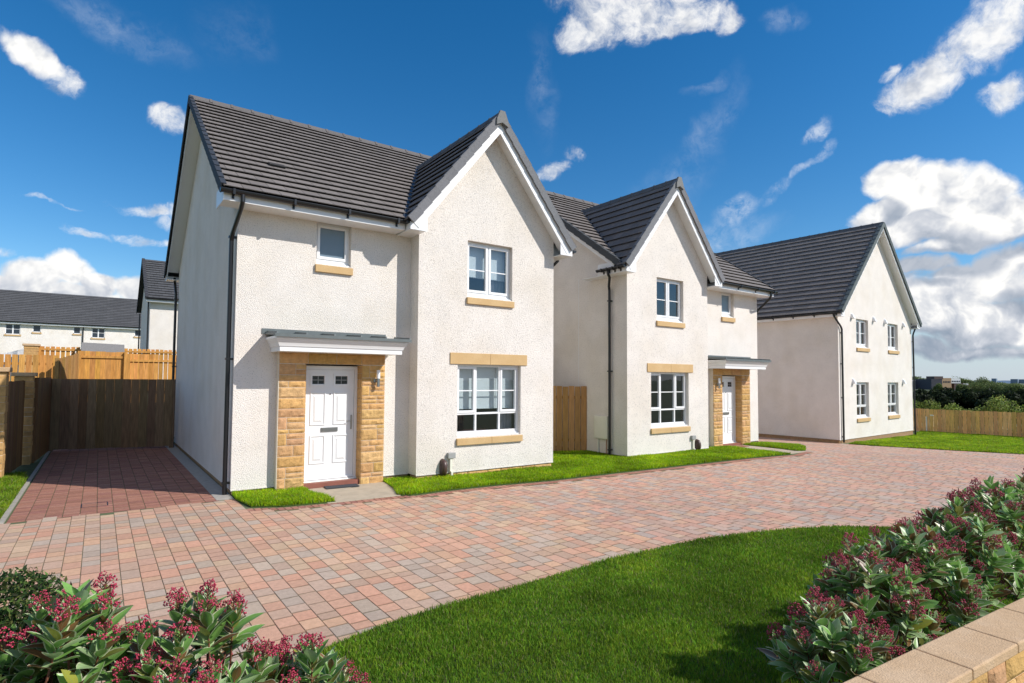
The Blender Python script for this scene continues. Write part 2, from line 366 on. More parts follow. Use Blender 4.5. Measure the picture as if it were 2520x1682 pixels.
# ---------------------------------------------------------------- the house type (used twice, the second mirrored)
A_, B_, D_, DEP = 3.255, 6.74, .358, 9.04
XM, HW, GZR, GZE = 4.998, 2.09, 7.56, 4.955
SLB = (GZR - GZE) / HW
ZE, ZR, OV, VG = 4.985, 8.47, .47, .32
SLM = (ZR - ZE) / (DEP / 2 + OV)
def main_z(y): return ZE + SLM * (min(y, DEP - y) + OV)
def bay_z(x): return GZR - SLB * abs(x - XM)
def house(root, sx, blinds, vents):
    w = MB(sx)
    w1, w2, w3 = (1.343, 1.999, 4.02, 4.824), (4.39, 5.55, 3.637, 4.836), (4.176, 5.80, .688, 2.209)
    sheet_y(w, 0, A_, 0, 4.84, 0, [w1, (1.15, 2.22, .0, 2.2)])
    w.face([(A_, -D_, 0), (A_, 0, 0), (A_, 0, 4.84), (A_, -D_, 4.84)])
    sheet_y(w, A_, B_, 0, 4.95, -D_, [w2, w3])
    t = .14
    w.face([(A_, -D_, 4.95), (B_, -D_, 4.95), (B_, -D_, bay_z(B_) - t), (XM, -D_, GZR - t), (A_, -D_, bay_z(A_) - t)])
    hz = DEP / 2
    w.face([(B_, -D_, 0), (B_, 0, 0), (B_, 0, 4.95), (B_, -D_, 4.95)])
    for xx in (0, B_):
        w.face([(xx, 0, 0), (xx, DEP, 0), (xx, DEP, main_z(DEP) - t), (xx, hz, ZR - t), (xx, 0, main_z(0) - t)])
    w.face([(0, DEP, 0), (B_, DEP, 0), (B_, DEP, 4.9), (0, DEP, 4.9)])
    # bell-cast bead along the foot of the render
    for a, b, y in ((0, .69, 0), (2.68, A_, 0), (A_, B_, -D_)): w.box(a, b, y - .008, y + .01, -.012, .008)
    w.build('wall', 'render', root)
    j = MB(sx); j.box(B_, B_ + .003, 1.5, 1.512, 0, 4.9); j.build('movement_joint', 'upvc', root)
    pl = MB(sx)
    pl.box(.02, A_, .02, .3, -.7, -.012); pl.box(.02, .3, .3, DEP - .02, -.7, -.0); pl.box(B_ - .3, B_ - .02, -D_ + .3, DEP - .02, -.7, -.012)
    pl.box(A_ + .02, B_ - .02, -D_ + .04, -D_ + .3, -.7, -.012); pl.build('plinth', 'plinth', root)
    sm = MB(sx); bl = []
    for zz, h in ((-.36, .11), (-.245, .11), (-.13, .112)):
        x = A_ + .02
        while x < B_ - .1:
            l = random.uniform(.25, .55); bl.append((x, min(x + l, B_ - .02), zz, zz + h)); x += l
    stone_face(sm, bl, -D_ + .022, .016, sx, 5); sm.build('base_course', 'stone', root)
    # roof ------------------------------------------------------------------
    th = math.atan(SLM); Wm = V((0, math.cos(th), math.sin(th))); Nm = V((0, -math.sin(th), math.cos(th)))
    LVm = (DEP / 2 + OV) / math.cos(th)
    r = MB(sx)
    def skipm(c): return XM - HW - .05 < c.x < XM + HW + .05 and bay_z(c.x) > c.z + .10 or (XM - HW + .12 < c.x < B_ + .1 and c.y < -.1)
    Om = V((-VG, -OV, ZE)); LU = B_ + 2 * VG
    slope(r, Om, X, Wm, Nm, LU, LVm, .31, .3, skipm)
    Wb = V((0, -math.cos(th), math.sin(th))); Nb = V((0, math.sin(th), math.cos(th)))
    slope(r, V((B_ + VG, DEP + OV, ZE)), -X, Wb, Nb, LU, LVm, .31, .3)
    tb = math.atan(SLB); LVb = HW / math.cos(tb); y0 = -D_ - VG
    WL = V((math.cos(tb), 0, math.sin(tb))); NL = V((-math.sin(tb), 0, math.cos(tb)))
    WR = V((-math.cos(tb), 0, math.sin(tb))); NR = V((math.sin(tb), 0, math.cos(tb)))
    skipb = lambda c: c.z < main_z(c.y) - .06 if c.y > -OV else False
    LB = (GZR - ZE) / SLM - OV - y0 + .1
    slope(r, V((XM - HW, y0 + LB, GZE)), -Y, WL, NL, LB, LVb, .31, .3, skipb)
    slope(r, V((XM + HW, y0, GZE)), Y, WR, NR, LB, LVb, .31, .3, skipb)
    ro = r.build('roof', 'tile', root)
    d = MB(sx)
    d.face([Om + Nm * .002, Om + X * (XM - HW + VG + .1) + Nm * .002, Om + X * (XM + VG) + Wm * LVm + Nm * .002, Om + Wm * LVm + Nm * .002])
    d.face([V((XM, DEP / 2, ZR)), V((XM + HW, .0, main_z(0))), V((B_ + VG, -OV, ZE)), V((B_ + VG, DEP / 2, ZR))])
    d.face([V((XM - .5, 3.2, main_z(3.2))), V((XM + 1.8, 3.2, main_z(3.2))), V((XM + 1.8, DEP / 2, ZR)), V((XM - .5, DEP / 2, ZR))])
    Ob = V((-VG, DEP + OV, ZE)); d.face([Ob, Ob + Wb * LVm, Ob + Wb * LVm + X * LU, Ob + X * LU])
    for s_ in (-1, 1):
        e = XM + s_ * HW
        d.face([(e, y0, GZE), (XM, y0, GZR), (XM, y0 + LB - .1, GZR), (e, -.25, GZE)])
    d.build('roof_deck', 'deck', ro)
    # lead valley gutters
    lv = MB(sx)
    for s_ in (-1, 1):
        lo = V((XM + s_ * (HW), (GZE - ZE) / SLM - OV, GZE)); hi = V((XM, (GZR - ZE) / SLM - OV, GZR)); dd = (hi - lo).normalized()
        n1 = Nm; n2 = NL if s_ < 0 else NR
        a1 = dd.cross(n1).normalized() * (1 if s_ > 0 else -1); 
        side1 = a1 if a1.x * s_ > 0 else -a1
        lv.face([lo + n1 * .05, lo + side1 * .09 + n1 * .052, hi + side1 * .09 + n1 * .052, hi + n1 * .05])
    lv.build('valley_lining', 'lead', ro)
    rt = MB(sx)
    ridge(rt, V((-VG, DEP / 2, ZR + .02)), V((B_ + VG, DEP / 2, ZR + .02)), Y, SLM, SLM); rt.build('ridge_tiles', 'tile', ro); rt = MB(sx)
    ridge(rt, V((XM, y0 - .02, GZR + .02)), V((XM, y0 + LB - .12, GZR + .02)), X, SLB * .8, SLB * .8, col=(.11, .112, .115))
    rt.build('ridge_tiles', 'tile', ro)
    for O_, W_, N_, o_, l_, c_, tp in ((Om, Wm, Nm, -X, LVm, (.035, .042, .055), .05), (Om + X * LU, Wm, Nm, X, LVm, (.07, .075, .08), .08), (V((-VG, DEP + OV, ZE)), Wb, Nb, -X, LVm, (.03, .03, .03), .05), (V((B_ + VG, DEP + OV, ZE)), Wb, Nb, X, LVm, (.06, .06, .06), .08),  # shaded gables' verges coloured darker, sunlit bay verges lighter: shade put into colour
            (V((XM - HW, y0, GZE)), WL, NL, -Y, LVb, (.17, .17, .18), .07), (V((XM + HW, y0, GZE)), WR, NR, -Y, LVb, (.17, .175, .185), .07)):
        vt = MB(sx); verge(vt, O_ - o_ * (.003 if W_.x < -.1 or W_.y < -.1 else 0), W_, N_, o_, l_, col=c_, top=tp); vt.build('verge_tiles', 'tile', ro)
    cp = MB(sx); cp.prism([(-.15, -.24), (-.14, -.10), (-.06, .085), (.06, .085), (.14, -.10), (.15, -.24), (0, -.17)], V((XM, y0 - .07, GZR + .0)), V((XM, y0 - .012, GZR + .0)), X, Z, (.19, .19, .185)); cp.build('ridge_cap', 'tile', ro)
    for (vx, vy) in vents:
        q = MB(sx); O = V((vx, vy, main_z(vy))); q.fbox(O, X, Wm, Nm, -.15, .15, -.1, .12, .03, .06, tilt=.03, col=(.05, .045, .04)); q.fbox(O, X, Wm, Nm, -.13, .13, -.104, -.1, .035, .085, col=(.01, .01, .01)); q.build('roof_vent', 'tile', ro)
    # fascias, soffits, barge boards ------------------------------------------
    fz0, fz1 = 4.80, 4.955
    for bxs in ([(-VG + .02, XM - HW, -.435, -.415, fz0, fz1), (-VG + .02, XM - HW, -.415, .0, fz0, fz0 + .015), (-VG + .022, -VG + .04, -.415, .3, fz0 + .015, 5.1)],
                [(XM - HW + .02, A_, y0 + .04, -.0, fz0 - .02, fz0 - .004), (XM - HW + .02, XM - HW + .04, y0 + .04, -.0, fz0 - .004, 4.93)],
                [(B_, XM + HW - .02, y0 + .04, 1.0, fz0 - .02, fz0 - .004), (XM + HW - .04, XM + HW - .02, y0 + .04, .2, fz0 - .004, 4.93), (B_, B_ + VG, -.2, .4, fz0 - .004, fz0 + .3)],
                [(-VG, B_ + VG, DEP + .41, DEP + .43, fz0, fz1), (-VG + .01, B_ + VG, DEP, DEP + .41, fz0, fz0 + .015)]):
        f = MB(sx)
        for q_ in bxs: f.box(*q_)
        f.build('fascia', 'upvc', root)
    for O, W_, N_ in ((V((XM - HW, y0, GZE)), WL, NL), (V((XM + HW, y0, GZE)), WR, NR)):
        b = MB(sx)
        L2 = LVb - .0
        b.fbox(O + Y * (0 if W_.x > 0 else .003), Y, W_, N_, .02, .04, .02, L2 - .0, -.235, -.02)          # barge board
        b.fbox(O, Y, W_, N_, .04, VG, .1, L2, -.16, -.145)       # sloping soffit
        s_ = 1 if W_.x > 0 else -1
        b.face([(O.x + s_ * .02, y0 + .03, GZE - .17), (O.x + s_ * .38, y0 + .03, GZE - .17), (O.x + s_ * .38, y0 + .03, GZE + .2), (O.x + s_ * .02, y0 + .03, GZE - .05)]); b.face([(XM - s_ * .30, y0 + .024, GZR - .34 - .03), (XM, y0 + .024, GZR - .30), (XM, y0 + .024, GZR), (XM - s_ * .3, y0 + .024, GZR - .33)]); b.build('bargeboard', 'upvc', root)
    for O, W_, N_, hs in ((Om, Wm, Nm, 1), (V((-VG, DEP + OV, ZE)), Wb, Nb, 1)):
        for xx, s_ in ((0, 1), (LU, -1)):
            b = MB(sx); b.fbox(O + X * (xx + (0 if W_.y > 0 else .003 * s_)), X * s_, W_, N_, .02, .04, .1, LVm, -.2, -.02); b.fbox(O + X * xx, X * s_, W_, N_, .04, VG, .3, LVm, -.15, -.135); b.build('bargeboard', 'upvc', root)
    gz = 4.955
    for a0, a1, bk, stp in ((V((-.36, -.5, gz)), V((XM - HW + .02, -.5, gz)), Y, .85), (V((XM + HW + .05, y0 + .02, gz - .03)), V((XM + HW + .05, .35, gz - .03)), -X, .3), (V((XM - HW, -.52, gz)), V((XM - HW, y0 + .05, gz)), None, 1), (V((-.36, DEP + .5, gz)), V((B_ + .36, DEP + .5, gz)), None, 1)):
        g = MB(sx); gutter(g, a0, a1); go = g.build('gutter', 'black', root)
        if bk: brackets(go, sx, a0, a1, bk, stp)
    for path, clips in (([(-.02, -.5, 4.92), (-.02, -.5, 4.80), (-.03, -.43, 4.70), (-.075, .02, 4.36), (-.075, .1, 4.25), (-.075, .1, -.1)], [(4.3), (2.2), .1]),
                 ([(-.075, DEP + .4, 4.9), (-.075, DEP + .3, 4.75), (-.075, 8.95, 4.4), (-.075, 8.95, -.1)], [4.2, 2.2, .1]),
                 ([(XM + HW + .04, -.05, 4.9), (XM + HW + .04, -.05, 4.78), (XM + HW - .04, -.03, 4.7), (B_ + .16, .14, 4.5), (B_ + .08, .2, 4.42), (B_ + .08, .2, -.15)], [4.1, 2.2, .1])):
        p = MB(sx); p.tube(path, .036, 10); q = path[-1]
        for cz in clips: p.box(q[0] - .045, q[0] + (.08 if q[0] < 3 else .045), q[1] - .04, q[1] + .04, cz, cz + .035) if q[0] < 3 else p.box(q[0] - .08, q[0] + .045, q[1] - .04, q[1] + .04, cz, cz + .035)
        p.build('downpipe', 'black', root, smooth=False)
    # windows ---------------------------------------------------------------
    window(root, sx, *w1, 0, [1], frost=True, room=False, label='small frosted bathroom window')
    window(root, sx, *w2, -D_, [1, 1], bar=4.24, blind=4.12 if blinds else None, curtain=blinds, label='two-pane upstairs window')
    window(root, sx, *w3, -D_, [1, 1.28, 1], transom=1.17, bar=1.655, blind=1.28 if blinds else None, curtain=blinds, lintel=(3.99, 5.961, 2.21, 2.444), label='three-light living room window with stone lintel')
    # stone surround and door -------------------------------------------------
    st = MB(sx); yf = -.141
    gz_ = -.16
    stone_face(st, courses(.70, 1.162, gz_, 2.15, 3), yf, .02, sx, 1); stone_face(st, courses(2.21, 2.672, gz_, 2.15, 9), yf, .02, sx, 2)
    stone_face(st, [(.70, 1.2, 2.155, 2.36), (1.2, 1.72, 2.155, 2.36), (1.72, 2.2, 2.155, 2.36), (2.2, 2.672, 2.155, 2.36)], yf, .02, sx, 3)
    # inner reveals of the piers
    for xr, s_ in ((1.158, 1), (2.214, -1)):
        z = gz_
        while z < 2.14:
            h = min(random.choice([.11, .16, .2]), 2.14 - z)
            st.box(min(xr, xr + s_ * .012), max(xr, xr + s_ * .012), yf + .01, .09, z + .004, z + h - .004, jit((.54, .32, .13), .12)); z += h
    so = st.build('door_surround', 'stone', root)
    mo = MB(sx); mo.box(.705, 1.155, yf + .006, -.001, gz_, 2.36); mo.box(2.217, 2.667, yf + .006, -.001, gz_, 2.36); mo.box(1.155, 2.217, yf + .006, -.001, 2.157, 2.36)
    mo.box(1.13, 1.157, -.001, .17, gz_, 2.2); mo.box(2.215, 2.24, -.001, .17, gz_, 2.2); mo.box(.692, .703, yf + .0, -.001, gz_, 2.355); mo.build('mortar_bed', 'mortar', so)
    fr = MB(sx); x0, x1 = 1.165, 2.207; yd = .085
    fr.box(x0, x0 + .06, yd, yd + .07, .02, 2.13); fr.box(x1 - .06, x1, yd, yd + .07, .02, 2.13); fr.box(x0 + .06, x1 - .06, yd, yd + .07, 2.06, 2.13)
    fr.box(x0 + .0, x1, yd - .03, yd + .07, -.0, .02); fr.build('door_frame', 'upvc', root)
    th_ = MB(sx); th_.box(x0 - .005, x1 + .005, -.10, yd + .05, -.10, -.004); th_.build('threshold', 'terra', root)
    dr = MB(sx); a, b2 = x0 + .065, x1 - .065; y1 = yd + .018
    wins = [(a + .12, a + .34), (b2 - .36, b2 - .13)]
    holes = [(wins[0][0], wins[0][1], 1.79, 1.94), (wins[1][0], wins[1][1], 1.79, 1.94)]
    sheet_y(dr, a, b2, .025, 2.055, y1, holes, .03)
    for (c, d_) in wins:
        for k in ((c - .04, d_ + .04, 1.75, 1.98),):
            for q in ((k[0], k[0] + .035, k[2], k[3]), (k[1] - .035, k[1], k[2], k[3]), (k[0] + .035, k[1] - .035, k[2], k[2] + .035), (k[0] + .035, k[1] - .035, k[3] - .035, k[3])): dr.box(q[0], q[1], y1 - .012, y1, q[2], q[3])
    for cx in (wins[0], wins[1]):
        for z0, z1 in ((.32, .84), (1.03, 1.64)):
            p0, p1 = cx[0] - .03, cx[1] + .03
            for q in ((p0, p0 + .02, z0, z1), (p1 - .02, p1, z0, z1), (p0 + .02, p1 - .02, z0, z0 + .02), (p0 + .02, p1 - .02, z1 - .02, z1)): dr.box(q[0], q[1], y1 - .014, y1, q[2], q[3])
            e = .055; O = [(p0 + e, z0 + e), (p1 - e, z0 + e), (p1 - e, z1 - e), (p0 + e, z1 - e)]; I = [(p0 + e + .03, z0 + e + .03), (p1 - e - .03, z0 + e + .03), (p1 - e - .03, z1 - e - .03), (p0 + e + .03, z1 - e - .03)]
            for i in range(4):
                j_ = (i + 1) % 4; dr.face([(O[i][0], y1 - .001, O[i][1]), (O[j_][0], y1 - .001, O[j_][1]), (I[j_][0], y1 - .014, I[j_][1]), (I[i][0], y1 - .014, I[i][1])])
            dr.face([(q[0], y1 - .014, q[1]) for q in I])
    dr.box(a, b2, y1 - .03, y1, .03, .055)
    do = dr.build('door', 'upvc', root, label='white six-panel front door')
    dgl = mat('dark_door_glass', (.02, .022, .025), .12)
    for (c, d_) in wins: q = MB(sx); q.face([(c, y1 + .02, 1.79), (d_, y1 + .02, 1.79), (d_, y1 + .02, 1.94), (c, y1 + .02, 1.94)]); q.build('pane', dgl, do)
    for (c, d_) in wins: q = MB(sx); q.box((c + d_) / 2 - .006, (c + d_) / 2 + .006, y1 + .008, y1 + .014, 1.79, 1.94); q.box(c, d_, y1 + .009, y1 + .013, 1.859, 1.871); q.build('glazing_bar', 'grey', do)
    q = MB(sx); mx = (a + b2) / 2; q.box(mx - .16, mx + .15, y1 - .02, y1, .905, .98); q.box(mx - .14, mx + .13, y1 - .026, y1 - .02, .92, .965); q.build('letterbox', 'steel', do)
    q = MB(sx); q.box(b2 - .06, b2 - .03, y1 - .012, y1, .93, 1.2); q.tube([(b2 - .045, y1 - .01, 1.09), (b2 - .045, y1 - .05, 1.09), (b2 - .15, y1 - .055, 1.09)], .009, 8); q.build('handle', 'steel', do)
    q = MB(sx); q.tube([(mx, y1 - .008, 1.6), (mx, y1, 1.6)], .012, 10); q.build('spyhole', 'brown', do)
    # canopy --------------------------------------------------------------------
    c = MB(sx); x0, x1 = .50, 2.88
    prof = [(2.352, .085), (2.43, .085), (2.435, .07), (2.46, .062), (2.49, .05), (2.52, .03), (2.555, .012), (2.56, .0), (2.605, .0)]
    loop = lambda z, i: [(x0 + i, 0, z), (x0 + i, -.72 + i, z), (x1 - i, -.72 + i, z), (x1 - i, 0, z)]
    for (z, i), (z2, i2) in zip(prof, prof[1:]):
        A1, A2 = loop(z, i), loop(z2, i2)
        for k in range(3): c.face([A1[k], A1[k + 1], A2[k + 1], A2[k]])
    c.face(loop(2.352, .085)[::-1]); cz = c.build('porch_canopy', 'cornice', root, label='flat porch canopy with white cornice and grey ribbed roof')
    c = MB(sx); a, b2 = x0 - .02, x1 + .05
    c.hexa([(a, -.75, 2.606), (b2, -.75, 2.606), (a, -.004, 2.66), (b2, -.004, 2.66), (a, -.75, 2.636), (b2, -.75, 2.636), (a, -.004, 2.69), (b2, -.004, 2.69)])
    c.box(a, b2, -.762, -.75, 2.585, 2.64)
    for k in range(6):
        xx = a + .02 + (b2 - a - .06) * k / 5
        c.hexa([(xx, -.755, 2.637), (xx + .03, -.755, 2.637), (xx, -.03, 2.69), (xx + .03, -.03, 2.69), (xx + .005, -.75, 2.67), (xx + .025, -.75, 2.67), (xx + .005, -.03, 2.725), (xx + .025, -.03, 2.725)])
    c.box(a - .05, b2 - .2, -.014, -.002, 2.67, 2.765); c.build('sheet_roof', 'greyroof', cz)
    # lamp, meter fittings -------------------------------------------------------
    l = MB(sx); lx = 2.5; l.tube([(lx - .03, yf - .03, 1.86), (lx - .03, yf + .0, 1.86)], .04, 10); l.tube([(lx - .03, yf - .02, 1.86), (lx, yf - .08, 1.86)], .012, 8); l.tube([(lx, yf - .085, 1.74), (lx, yf - .085, 1.9)], .03, 12)
    lo = l.build('wall_lamp', 'steel', root); l = MB(sx); l.tube([(lx, yf - .085, 1.9), (lx, yf - .085, 2.06)], .034, 12); l.build('lamp_shade', 'lamp', lo)
    q = MB(sx); q.tube([(3.84, -D_ - .01, .0), (3.84, -D_ - .07, .01), (3.84, -D_ - .09, .06), (3.84, -D_ - .09, .16), (3.84, -D_ - .06, .22), (3.84, -D_, .235)], .06, 12); q.box(3.775, 3.905, -D_ - .06, -D_, -.16, .2); q.build('vent_hood', 'brown', root, smooth=True)
    q = MB(sx); q.box(3.94, 4.11, -D_ - .07, -D_ - .002, .285, .40); q.build('cable_box', 'grey', root, bevel=.006)
    q = MB(sx); q.box(3.995, 4.045, -D_ - .05, -D_ - .002, .0, .283); q.hexa([(3.995, -D_ - .05, -.0), (4.045, -D_ - .05, -.0), (3.995, -D_ - .002, 0), (4.045, -D_ - .002, 0)] + [(3.995, -D_ - .05, -.0), (4.045, -D_ - .05, -.0), (3.995, -D_ - .002, .0), (4.045, -D_ - .002, .0)]) if False else None
    q.box(4.0, 4.04, -D_ - .09, -D_ - .05, -.16, .03); q.build('conduit', 'cream', root)
    return root

h1 = empty('house'); tag(h1, 'white roughcast detached house nearest the camera, at left beside the shaded driveway', 'house', 'detached gabled houses of one type')
house(h1, 1, True, [(.83, .95)])
h2 = empty('house', (16.126, .223, -.083), R(.48)); tag(h2, 'white roughcast house in the middle of the three, its stone-framed door on the right', 'house', 'detached gabled houses of one type')
house(h2, -1, False, [(5.9, 3.9)])
q = MB(-1); q.box(6.742, 6.80, .32, .82, .38, 1.0); mb_ = q.build('meter_box', 'cream', h2, bevel=.012)
q = MB(-1); q.box(6.80, 6.806, .36, .78, .42, .96); q.build('meter_door', 'cream', mb_, bevel=.004)
q = MB(-1); q.tube([(6.775, .68, .38), (6.775, .68, -.2)], .02, 8); q.build('gas_pipe', 'cream', mb_)
q = MB(-1); q.tube([(6.775, .36, .38), (6.775, .36, -.2)], .012, 8); q.build('copper_pipe', mat('copper', (.4, .2, .12), .5), mb_)

# ---------------------------------------------------------------- house three: gable end to the lane
h3 = empty('house', (21.208, -.036, -.336), R(2.408)); tag(h3, 'white roughcast house farthest right, plain gable end with four small windows and white vent cowls', 'house')
W3, L3, ZE3, ZR3, O3 = 7.827, 10.5, 4.90, 8.98, .36
sl3 = (ZR3 - ZE3) / (W3 / 2 + O3)
wl = [((1.686, 2.87, 3.62, 4.775), False), ((4.977, 6.148, 3.632, 4.8), False), ((1.6, 2.81, .768, 2.209), True), ((4.832, 6.064, .779, 2.207), True)]
w = MB(); sheet_y(w, 0, W3, 0, 4.85, 0, [q[0] for q in wl], .2)
t = .14; zz = ZE3 + sl3 * O3 - t
w.face([(0, 0, 4.85), (W3, 0, 4.85), (W3, 0, zz), (W3 / 2, 0, ZR3 - t), (0, 0, zz)])
w.face([(0, L3, 0), (W3, L3, 0), (W3, L3, zz), (W3 / 2, L3, ZR3 - t), (0, L3, zz)])
for xx in (0, W3): w.face([(xx, 0, 0), (xx, L3, 0), (xx, L3, zz), (xx, 0, zz)])
w.build('wall', 'render', h3)
q = MB(); q.box(.02, W3 - .02, .02, L3 - .02, -.6, -.012); q.build('plinth', 'plinth', h3)
q = MB(); q.box(-.003, 0, 1.41, 1.425, 0, 4.85); q.box(-.01, W3 + .01, -.008, .0, -.012, .01); q.build('movement_joint', 'render', h3)
a3 = math.atan(sl3); LV3 = (W3 / 2 + O3) / math.cos(a3); r = MB(); vg3 = .3
WL3, NL3 = V((math.cos(a3), 0, math.sin(a3))), V((-math.sin(a3), 0, math.cos(a3))); WR3, NR3 = V((-math.cos(a3), 0, math.sin(a3))), V((math.sin(a3), 0, math.cos(a3)))
slope(r, V((-O3, L3 + vg3, ZE3)), -Y, WL3, NL3, L3 + 2 * vg3, LV3, .31); slope(r, V((W3 + O3, -vg3, ZE3)), Y, WR3, NR3, L3 + 2 * vg3, LV3, .31)
ro = r.build('roof', 'tile', h3)
d = MB(); e0, e1, y0, y1 = -O3, W3 + O3, -vg3, L3 + vg3
d.face([(e0, y0, ZE3), (e0, y1, ZE3), (W3 / 2, y1, ZR3), (W3 / 2, y0, ZR3)]); d.face([(e1, y0, ZE3), (e1, y1, ZE3), (W3 / 2, y1, ZR3), (W3 / 2, y0, ZR3)]); d.build('roof_deck', 'deck', ro)
r = MB(); ridge(r, V((W3 / 2, y0, ZR3 + .02)), V((W3 / 2, y1, ZR3 + .02)), X, sl3, sl3, col=(.1, .1, .105)); r.build('ridge_tiles', 'tile', ro)
for yy, oo in ((y0, -Y), (y1, Y)):
    r = MB(); verge(r, V((e0, yy, ZE3)), WL3, NL3, oo, LV3, col=(.10, .12, .12)); r.build('verge_tiles', 'tile', ro)
    r = MB(); verge(r, V((e1, yy, ZE3)) - oo * .003, WR3, NR3, oo, LV3, col=(.08, .10, .10)); r.build('verge_tiles', 'tile', ro)
f = MB(); f.box(-.33, -.31, y0 + .04, y1 - .04, 4.72, 4.88); f.box(-.31, 0, y0 + .04, y1 - .04, 4.72, 4.735); f.box(-.31, .0, y0 + .045, y0 + .06, 4.735, 4.95); f.build('fascia', 'upvc', h3); f = MB(); f.box(W3 + .31, W3 + .33, y0 + .04, y1 - .04, 4.72, 4.88); f.box(W3, W3 + .31, y0 + .04, y1 - .04, 4.72, 4.735)
f.box(W3, W3 + .31, y0 + .045, y0 + .06, 4.735, 4.95); f.build('fascia', 'upvc', h3)
for O, W_, N_ in ((V((e0, y0, ZE3)), WL3, NL3), (V((e1, y0, ZE3)), WR3, NR3)):
    b = MB(); b.fbox(O + Y * (0 if W_.x > 0 else .003), Y, W_, N_, .015, .035, 0, LV3, -.19, -.02); b.fbox(O, Y, W_, N_, .035, vg3, .1, LV3, -.16, -.145); b.build('bargeboard', 'upvc', h3)
g = MB(); p0, p1 = V((-.40, y0, 4.86)), V((-.40, y1, 4.86)); gutter(g, p0, p1); go = g.build('gutter', 'black', h3); brackets(go, 1, p0, p1, X); g = MB(); p0, p1 = V((W3 + .40, y0, 4.86)), V((W3 + .40, y1, 4.86)); gutter(g, p0, p1); g.build('gutter', 'black', h3)
for pth in ([(-.38, -.0, 4.82), (-.36, -.03, 4.7), (.12, -.06, 4.35), (.2, -.06, 4.25), (.2, -.06, -.1)], [(W3 + .38, -.05, 4.82), (W3 + .36, -.05, 4.72), (W3 + .12, -.05, 4.5), (W3 + .06, -.05, 4.4), (W3 + .06, -.05, -.25)]):
    p = MB(); p.tube(pth, .036, 8)
    for cz in (4.1, 2.9, 1.6, .1): p.box(pth[-1][0] - .04, pth[-1][0] + .04, -.08, -.0, cz, cz + .035)
    p.build('downpipe', 'black', h3)
for (q, tr) in wl: window(h3, 1, *q, 0, [1, 1], transom=1.22 if tr else None, bar=(1.70 if tr else 4.22), blind=None)
for vx, vz in ((1.25, 4.86), (3.4, 4.88), (4.62, 4.87), (6.75, 4.86), (1.25, 2.27), (6.62, 2.27)):
    q = MB(); prof = [(-.075, 0), (-.075, .12), (-.05, .2), (0, .235), (.05, .2), (.075, .12), (.075, 0)]
    bk = [(vx + u, 0, vz - .12 + w_) for u, w_ in prof]; ft = [(vx + u * .8, -.13 + (w_ / .235) * .07, vz - .12 + w_ * .75) for u, w_ in prof]
    for i in range(6): q.face([bk[i], bk[i + 1], ft[i + 1], ft[i]])
    q.face(ft); q.build('vent_cowl', 'upvc', h3)

# ---------------------------------------------------------------- ground heights
def G(x):
    x = max(0, min(x, 34))
    if x < 7: return -.08 - .0085 * x
    if x < 15: return -.1395 - .003 * (x - 7)
    t = min((x - 15) / 7, 1); return -.1635 - .32 * (t * t * (3 - 2 * t)) - max(0, x - 22) * .02
def H(x, y):
    z = G(x) - .005
    k = max(0, min(1, (9 - x) / 7)); t = max(0, min(1, (y - 9.4) / 4)); z += k * 1.0 * t * t * (3 - 2 * t)
    t = max(0, min(1, (y - 20) / 40)); z += k * 1.3 * t
    if y < -9.75: z -= .05
    if x > 38: z -= min(1.2, (x - 38) * .03)
    return z
def in_poly(px, py, poly):
    r = np.zeros(np.shape(px), bool); n = len(poly)
    for i in range(n):
        x1, y1 = poly[i]; x2, y2 = poly[(i + 1) % n]
        if y1 == y2: continue
        c = ((y1 > py) != (y2 > py)) & (px < (x2 - x1) * (py - y1) / (y2 - y1) + x1); r ^= c
    return r
gx = sorted({*np.arange(-12, 40, 1.0), -6000, -2000, -600, -200, -80, -40, -25, -18, 44, 50, 60, 75, 95, 130, 200, 350, 700, 1500, 3000, 6000})
gy = sorted({*np.arange(-14, 26, 1.0), -6000, -2000, -600, -200, -80, -40, -22, 9.4, 32, 40, 50, 60, 80, 110, 160, 300, 700, 1500, 3000, 6000})
g = MB(); idx = {}
for j, y in enumerate(gy):
    for i, x in enumerate(gx): idx[i, j] = len(g.v); g.v.append((x, y, H(x, y)))
for j in range(len(gy) - 1):
    for i in range(len(gx) - 1): g.f.append([idx[i, j], idx[i + 1, j], idx[i + 1, j + 1], idx[i, j + 1]]); g.c.append((1, 1, 1))
tag(g.build('ground', 'field'), kind='structure')

LAWN = [(-.9, -6.62), (-.44, -6.43), (.02, -6.3), (.56, -6.24), (1.53, -6.18), (2.84, -6.07), (4.35, -6.10), (5.8, -6.43), (6.5, -6.72), (7.2, -7.21), (8.0, -7.8), (9.2, -9.0), (10.0, -10.4), (-1.5, -9.5), (-4, -9.4), (-4, -7.2), (-2, -6.9)]
P1 = [(.015, -.01), (.0, -.5), (.09, -1.16), (.5, -1.37), (1.30, -1.45), (1.25, -1.04), (1.17, -.64), (1.17, -.15), (.69, -.15), (.69, -.01)]
ST = [(2.36, -1.46), (2.55, -1.60), (3.28, -1.53), (4.15, -1.54), (5.6, -1.68), (7.25, -1.68), (9.9, -1.78), (12.3, -1.86), (14.0, -2.06), (14.0, -1.5), (13.95, -.05), (12.88, .15), (12.87, -.14), (9.39, -.17), (9.39, 1.35), (6.73, 3.1), (6.73, -.35), (3.26, -.35), (3.25, -.01), (2.68, -.01), (2.66, -.28), (2.56, -.85)]
P3 = [(15.02, .15), (16.13, .2), (16.7, -.05), (17.15, -.5), (16.5, -1.15), (15.3, -1.79), (14.92, -1.74), (15.05, -.85)]
L3 = [(21.3, -.3), (21.45, -.75), (21.8, -1.6), (22.5, -3.2), (23.5, -4.9), (25.5, -7.2), (29, -9.5), (34.6, -8.2), (33.3, 1.5), (29.1, .4)]
P4 = [(-2.9, -.36), (-2.9, 3.2), (-3.0, 4.2), (-6, 4.2), (-6, -.30)]
